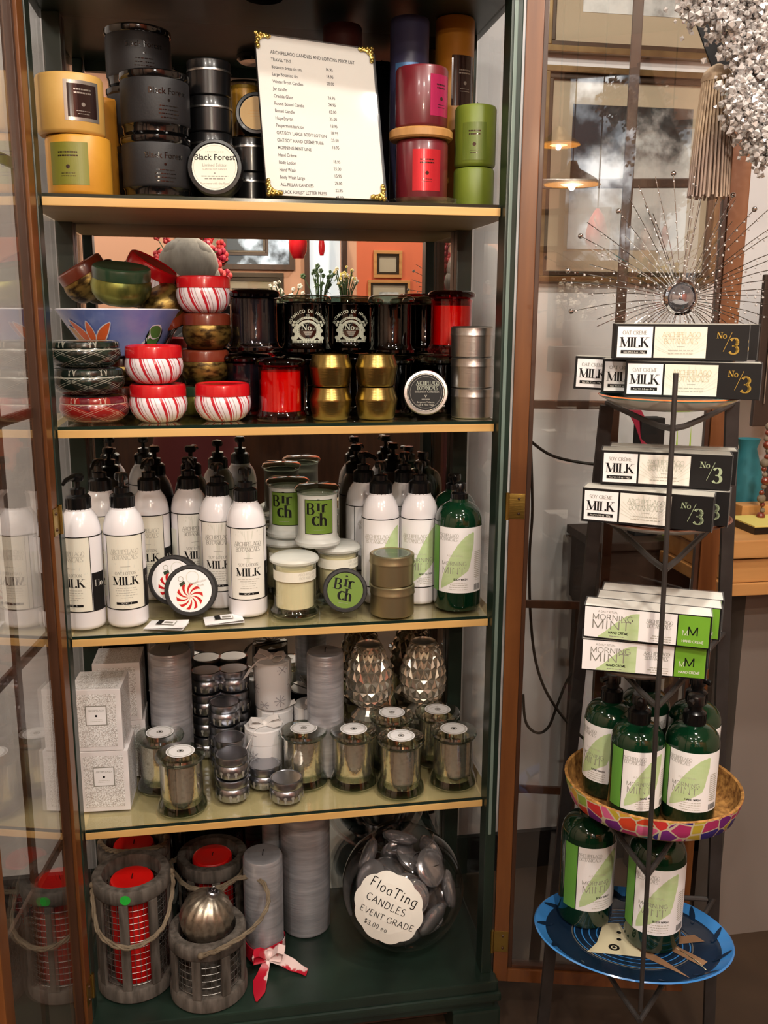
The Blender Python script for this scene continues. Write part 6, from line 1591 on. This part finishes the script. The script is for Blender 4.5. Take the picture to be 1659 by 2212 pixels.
# pale wood counter at the right edge
dk = root('wood_counter', (1.62, .18, 0)); dt = AY(1610, 1165, .02).z
x0 = X(1562, 1240, .02)-1.62
MB().box((x0, -.17, dt-.035), (.6, .10, dt), 'desk_wood', bev=.003).build('countertop', dk); MB().box((x0+.01, -.16, dt-.085), (.6, .09, dt-.04), 'desk_wood', bev=.003).build('apron', dk); MB().box((x0-.0, -.165, dt-.11), (.6, .10, dt-.086), 'desk_wood', bev=.002).build('lower_rail', dk)
MB().box((x0+.14, -.02, 0), (.58, .08, dt-.111), 'counter_body').build('body', dk)
tag(dk, 'pale wooden counter at the right edge of the view', 'counter')
bkx = root('notebook', (X(1640, 1135, .10), .10, dt+.0005)); MB().box((-.04, -.05, 0), (.09, .04, .014), 'black_plastic', bev=.001).build('pages', bkx); MB().box((-.042, -.052, .0142), (.092, .042, .0175), 'petal_yellow', bev=.001).build('cover', bkx); tag(bkx, 'black notebook with a yellow cover edge on the wooden counter', 'notebook')
wb = root('wooden_box', (X(1640, 1095, .17), .17, dt+.0005)); MB().box((-.05, -.02, 0), (.09, .02, .035), 'desk_wood', bev=.002).build('box', wb); tag(wb, 'small pale wooden box behind the notebook on the counter', 'box')
tcl = root('teal_pouch', (X(1612, 1010, .235), .235, dt+.0005)); MB().lathe([(0, 0), (.036, 0), (.04, .02), (.032, .09), (.018, .14), (.024, .16), (0, .15)], 'teal_cloth', 20).build('pouch', tcl); tag(tcl, 'teal cloth pouch standing at the back of the counter', 'pouch')
nk = root('bead_necklace', (X(1652, 1020, .12), .12, dt)); m = MB()
for k in range(16): m.ball((.003*math.sin(k*1.3), 0, .02+k*.012), .0055 if k % 3 else .009, 'twine' if k % 2 else 'brown_enamel', 10)
m.build('beads', nk); MB().tube([(0, 0, .21), (0, 0, .0)], .0012, 'rack_iron', 6).build('strand_pole', nk); tag(nk, 'string of brown and silver beads hanging by the counter', 'necklace')
# hanging dark display at the far right, tall wall strip
hs = root('jewelry_board', (X(1690, 760, .30), .30, AY(1650, 760, .30).z)); MB().box((-.055, 0, -.16), (.10, .012, .16), 'umber', bev=.003).build('board', hs); 
m = MB()
for k in range(5): m.tube([(-.035+.02*k, -.004, .12), (-.037+.02*k, -.006, 0), (-.035+.02*k, -.004, -.11-.01*(k % 2))], .0016, 'silver_ball', 6)
m.build('chains', hs); MB().box((.0, .012, -.9), (.02, .02, -.14), 'umber').build('stake', hs); tag(hs, 'dark jewelry display board with silver chains at the right edge', 'display board')
# cable loops behind the rack
ca = root('power_cable', AY(1150, 960, .20)); m = MB(); o0 = ca.location
def cpts(L, Y): return [AY(px, py, Y)-o0 for px, py in L]
def smooth(P, n=8):
    out = []
    for i in range(len(P)-1):
        p0, p1, p2, p3 = P[max(i-1, 0)], P[i], P[i+1], P[min(i+2, len(P)-1)]
        for k in range(n):
            f = k/n; out.append(.5*((2*p1)+(p2-p0)*f+(2*p0-5*p1+4*p2-p3)*f*f+(3*p1-p0-3*p2+p3)*f**3))
    return out+[P[-1]]
m.tube(smooth(cpts([(1140, 948), (1190, 983), (1260, 1000), (1330, 1004), (1400, 1000)], .10)), .0028, 'cable', 8)
m.tube(smooth(cpts([(1146, 950), (1150, 1100), (1144, 1200), (1146, 1330), (1160, 1440), (1195, 1520), (1260, 1595), (1330, 1640)], .10)), .0028, 'cable', 8)
m.tube(smooth(cpts([(1130, 1500), (1136, 1560), (1160, 1583), (1185, 1570), (1205, 1520), (1228, 1465), (1270, 1400), (1283, 1300), (1283, 1150), (1290, 1010)], .11)), .0028, 'cable', 8)
m.build('cord', ca); tag(ca, 'thin black power cable looping behind the glass of the right door', 'cable')

# ================================================================ ROOM SEEN IN THE MIRROR
def lamp(loc, w, label, shade='brass_shade', up=ZC, power=26, red=False):
    o = root('pendant_lamp', loc)
    MB().lathe([(w/2, 0), (w*.42, w*.10), (w*.25, w*.20), (.03, w*.27), (.016, w*.4), (0, w*.41)], shade, 40).build('shade', o)
    MB().tube([(0, 0, w*.4), (0, 0, up-loc[2])], .003, 'cable', 6).build('cord', o)
    MB().lathe([(0, .001), (w*.2, .001)], 'bulb', 32).build('lens', o); MB().lathe([(w*.2, .0012), (w*.49, .0012), (w*.49, .004), (0, .004)], 'amber_glow', 40).build('reflector', o); pl_ = bpy.data.lights.new('lamp_glow', 'POINT'); pl_.energy = power; pl_.color = (1, .84, .64); pl_.shadow_soft_size = w*.055; lo = bpy.data.objects.new('lamp_glow', pl_); COL.objects.link(lo); lo.parent = o; lo.location = (0, 0, -w*.035)
    tag(o, label, 'pendant lamp'); return o
lamp((.464, -2.701, 1.926), .246, 'amber pendant lamp mirrored low in the right door glass')
h_ = Vector((.7465, -.02, 0)); an = math.radians(-14.24); nn_ = Vector((-math.sin(an), math.cos(an), 0))
V = CAM + ray(1208, 312)*3.4; Lp = V-2*((V-h_).dot(nn_))*nn_
lamp(tuple(Lp), .16, 'amber pendant lamp mirrored higher in the right door glass')
def redlamp(px, py, Yv, w, hgt, label):
    q = VR(px, py, Yv); o = root('red_glass_pendant', q)
    MB().lathe([(w*.30, 0), (w*.48, hgt*.2), (w*.5, hgt*.45), (w*.34, hgt*.8), (w*.08, hgt), (0, hgt)], 'lamp_red', 28).build('shade', o); MB().tube([(0, 0, hgt), (0, 0, ZC-q.z)], .003, 'cable', 6).build('cord', o)
    MB().ball((0, 0, hgt*.25), w*.2, 'bulb_red', 12).build('bulb', o)
    tag(o, label, 'pendant lamp', 'red glass pendants'); return o
redlamp(644, 558, 2.9, .085, .16, 'larger red glass pendant reflected in the cabinet mirror'); redlamp(695, 552, 3.9, .035, .12, 'small red glass pendant reflected before the bright window'); redlamp(975, 556, 2.6, .05, .12, 'glowing red glass pendant reflected at the right of the mirror')
def mpic(px0, py0, px1, py1, label, m='gilt', art='glare_print', fw=.03, mw=.04):
    a, b = VR(px0, py1, yv), VR(px1, py0, yv)
    return picture('framed_picture', min(a.x, b.x), min(a.z, b.z), max(a.x, b.x), max(a.z, b.z), fw, art, label, mw, YF+.001, m, 1)
mpic(806, 542, 868, 600, 'small picture in an orange wood frame on the wall tinted for red lamplight', 'desk_wood', fw=.035, mw=.045); mpic(794, 606, 885, 690, 'lower picture in an orange wood frame on the wall tinted for red lamplight', 'desk_wood', fw=.03)
mpic(380, 470, 578, 550, 'dark framed picture high on the peach wall', 'dark_wood', 'mat_board', .03); mpic(470, 590, 612, 720, 'dark gilt framed picture low on the peach wall', 'gilt_dark', 'umber', .05)
dm = root('added_counter', (VR(560, 800, 3.2).x, 2*.30-3.35, 0)); MB().box((-1.2, -.25, 0), (1.1, .25, .93), 'dark_wood', bev=.01).build('body', dm); MB().box((-1.23, -.28, .93), (1.13, .28, .96), 'umber', bev=.006).build('top', dm); tag(dm, 'dark wooden counter added across the room to darken the mirror reflection', 'counter')  # counter added to give the mirror a dark lower reflection
def bouquet(px, py, Yv, n, rr, cols, label, leaf='leaf'):
    q = VR(px, py, Yv); o = root('flower_bouquet', (q.x, q.y, .9605)); z = q.z-.9605; rnd = random.Random(px)
    MB().lathe([(0, 0), (.05, 0), (.06, .06), (.035, z*.5), (.045, z*.62), (.04, z*.62), (0, .02)], 'umber', 20).build('vase', o)
    m = MB(); s = MB(); lf = MB()
    for k in range(n):
        d = Vector((rnd.gauss(0, 1), rnd.gauss(0, 1), rnd.gauss(0, .8))).normalized()*rr*rnd.uniform(.5, 1); c = Vector((0, 0, z))+d
        r = rr*rnd.uniform(.07, .15)
        for j in range(5):
            a = 2*PI*j/5; m.ball(c+Vector((math.cos(a)*r*.6, rnd.uniform(-.3, .3)*r, math.sin(a)*r*.6)), r*.6, rnd.choice(cols), 6)
        s.tube([(0, 0, z*.55), c*.6+Vector((0, 0, z*.3)), c], .0025, leaf, 5)
        M = Matrix.Translation(c*.9+Vector((0, 0, z*.05))) @ Euler((rnd.random()*6, rnd.random()*6, 0)).to_matrix().to_4x4()
        lf.add([(0,0,0),(r*.7,.0,r*.4),(r*2.2,0,0),(r*.7,0,-r*.4)], [(0,1,2,3)], leaf, M=M)
    m.build('blossoms', o); s.build('stems', o); lf.build('leaves', o); tag(o, label, 'flowers'); return o
bouquet(415, 575, 2.95, 110, .20, ['petal_red', 'petal_red', 'crimson'], 'large bouquet of red flowers across the room, in the mirror'); bouquet(690, 600, 3.5, 20, .09, ['leaf', 'leaf'], 'dark green potted plant before the window, in the mirror'); bouquet(745, 600, 3.25, 26, .075, ['petal_yellow', 'petal_white'], 'bouquet of pale yellow flowers, in the mirror'); bouquet(615, 640, 2.9, 26, .095, ['petal_white', 'petal_white'], 'bunch of white hydrangeas reflected above the black jars')

# ================================================================ THE PHOTOGRAPHER (stands behind the camera, seen only in the mirror and the silvered glass)
hp = VR(408, 600, 2*.30+1.86); px_, py_ = hp.x, -1.86
pr = root('person', (px_, py_, 0)); tag(pr, 'person in grey sweater and maroon skirt holding up a phone, seen only in reflections', 'person')
def skin(name, joints, bones, m, parent, sub=2, rootv=0):
    me = bpy.data.meshes.new(name); me.from_pydata([j[0] for j in joints], bones, [])
    o = bpy.data.objects.new(name, me); COL.objects.link(o); o.parent = parent
    s = o.modifiers.new('skin', 'SKIN'); s.use_smooth_shade = True
    for v, j in zip(me.skin_vertices[0].data, joints):
        v.radius = (j[1], j[2] if len(j) > 2 else j[1]); v.use_root = False
    me.skin_vertices[0].data[rootv].use_root = True
    u = o.modifiers.new('sub', 'SUBSURF'); u.levels = sub; u.render_levels = sub
    me.materials.append(MATS[m]); return o
lens = CAM - Vector((px_, py_, 0)); HD = 1.52
PHZ = .945; ph = Vector((lens.x, lens.y - .030, lens.z - .01)); ph_real = ph.copy(); ph.z /= PHZ; pr.scale = (1, 1, PHZ)
J = [((0, 0, .95), .13, .10), ((0, 0, 1.12), .12, .09), ((0, .01, 1.30), .13, .095), ((0, .0, 1.40), .07, .06), ((0, .01, 1.46), .05), ((0, .02, 1.56), .075, .085), ((0, .015, 1.64), .07, .08)]
B = [(0, 1), (1, 2), (2, 3), (3, 4), (4, 5), (5, 6)]
for sx in (-1, 1):
    k = len(J); hx = ph.x + sx*.062
    J += [((sx*.17, .0, 1.375), .052), ((sx*.25, .07, 1.15), .042), ((hx+sx*.012, ph.y-.045, ph.z-.055), .027), ((hx+sx*.008, ph.y-.028, ph.z-.01), .026, .016)]
    B += [(2, k), (k, k+1), (k+1, k+2), (k+2, k+3)]
    k2 = len(J); J += [((sx*.09, 0, .88), .085), ((sx*.10, .02, .50), .058), ((sx*.10, -.01, .10), .040), ((sx*.10, .07, .035), .036, .028), ((sx*.10, .15, .025), .032, .022)]
    B += [(0, k2), (k2, k2+1), (k2+1, k2+2), (k2+2, k2+3), (k2+3, k2+4)]
    for f in range(4):                              # fingers round the phone edge
        z0 = ph.z + .028 - f*.019; k3 = len(J)
        J += [((hx+sx*.004, ph.y-.022, z0), .0095), ((hx-sx*.004, ph.y-.004, z0+.002), .0085), ((hx-sx*.022, ph.y+.006, z0), .0075)]; B += [(k+3, k3), (k3, k3+1), (k3+1, k3+2)]
body = skin('body', J, B, 'skin', pr)
sw = MB(); sw.lathe([(.165, .93), (.168, 1.0), (.160, 1.12), (.172, 1.28), (.160, 1.37), (.10, 1.42), (.068, 1.445), (.066, 1.47)], 'sweater', 28)
sw.v = [(x, y*.76+.005, z) for x, y, z in sw.v]
for sx in (-1, 1):
    hx = ph.x + sx*.062
    sw.tube([(sx*.13, 0, 1.375), (sx*.19, .005, 1.355), (sx*.225, .04, 1.25), (sx*.25, .07, 1.15), ((sx*.25+hx)/2, (.07+ph.y)/2, (1.15+ph.z-.055)/2+.0), (hx+sx*.014, ph.y-.052, ph.z-.066)], .05, 'sweater', 14, radii=[.06, .066, .060, .054, .046, .036])
sw.build('sweater', pr)
sk = MB().lathe([(.158, .97), (.18, .86), (.215, .66), (.24, .46), (.236, .455), (.21, .66), (.175, .86), (.155, .965)], 'skirt', 32); sk.v = [(x, y*.78, z) for x, y, z in sk.v]; sk.build('skirt', pr)
hd = MB()
for c_, r_ in (((0, -.010, 1.655), .122), ((-.055, -.02, 1.60), .075), ((.055, -.02, 1.60), .075), ((0, -.055, 1.57), .085), ((-.04, .02, 1.70), .06), ((.04, .02, 1.70), .06)): hd.ball(c_, r_, 'hair', 16)
hd.build('hair', pr)
fc_ = MB(); 
for sx in (-1, 1): fc_.ball((sx*.030, .092, 1.595), .010, 'paper', 10); fc_.ball((sx*.030, .1005, 1.595), .0045, 'ink', 8); fc_.ball((sx*.082, .01, 1.585), .018, 'skin', 8)
fc_.tube([(0, .092, 1.60), (0, .112, 1.565), (0, .098, 1.553)], .009, 'skin', 8); fc_.tube([(-.022, .094, 1.528), (0, .101, 1.526), (.022, .094, 1.528)], .005, 'petal_red', 8); fc_.build('face', pr)
phn = root('phone', Vector((px_, py_, 0)) + ph_real); tag(phn, 'black phone held up by the person, seen only in reflections', 'phone')
MB().box((-.062, -.004, -.034), (.062, .004, .034), 'phone_black', bev=.003).build('case', phn)
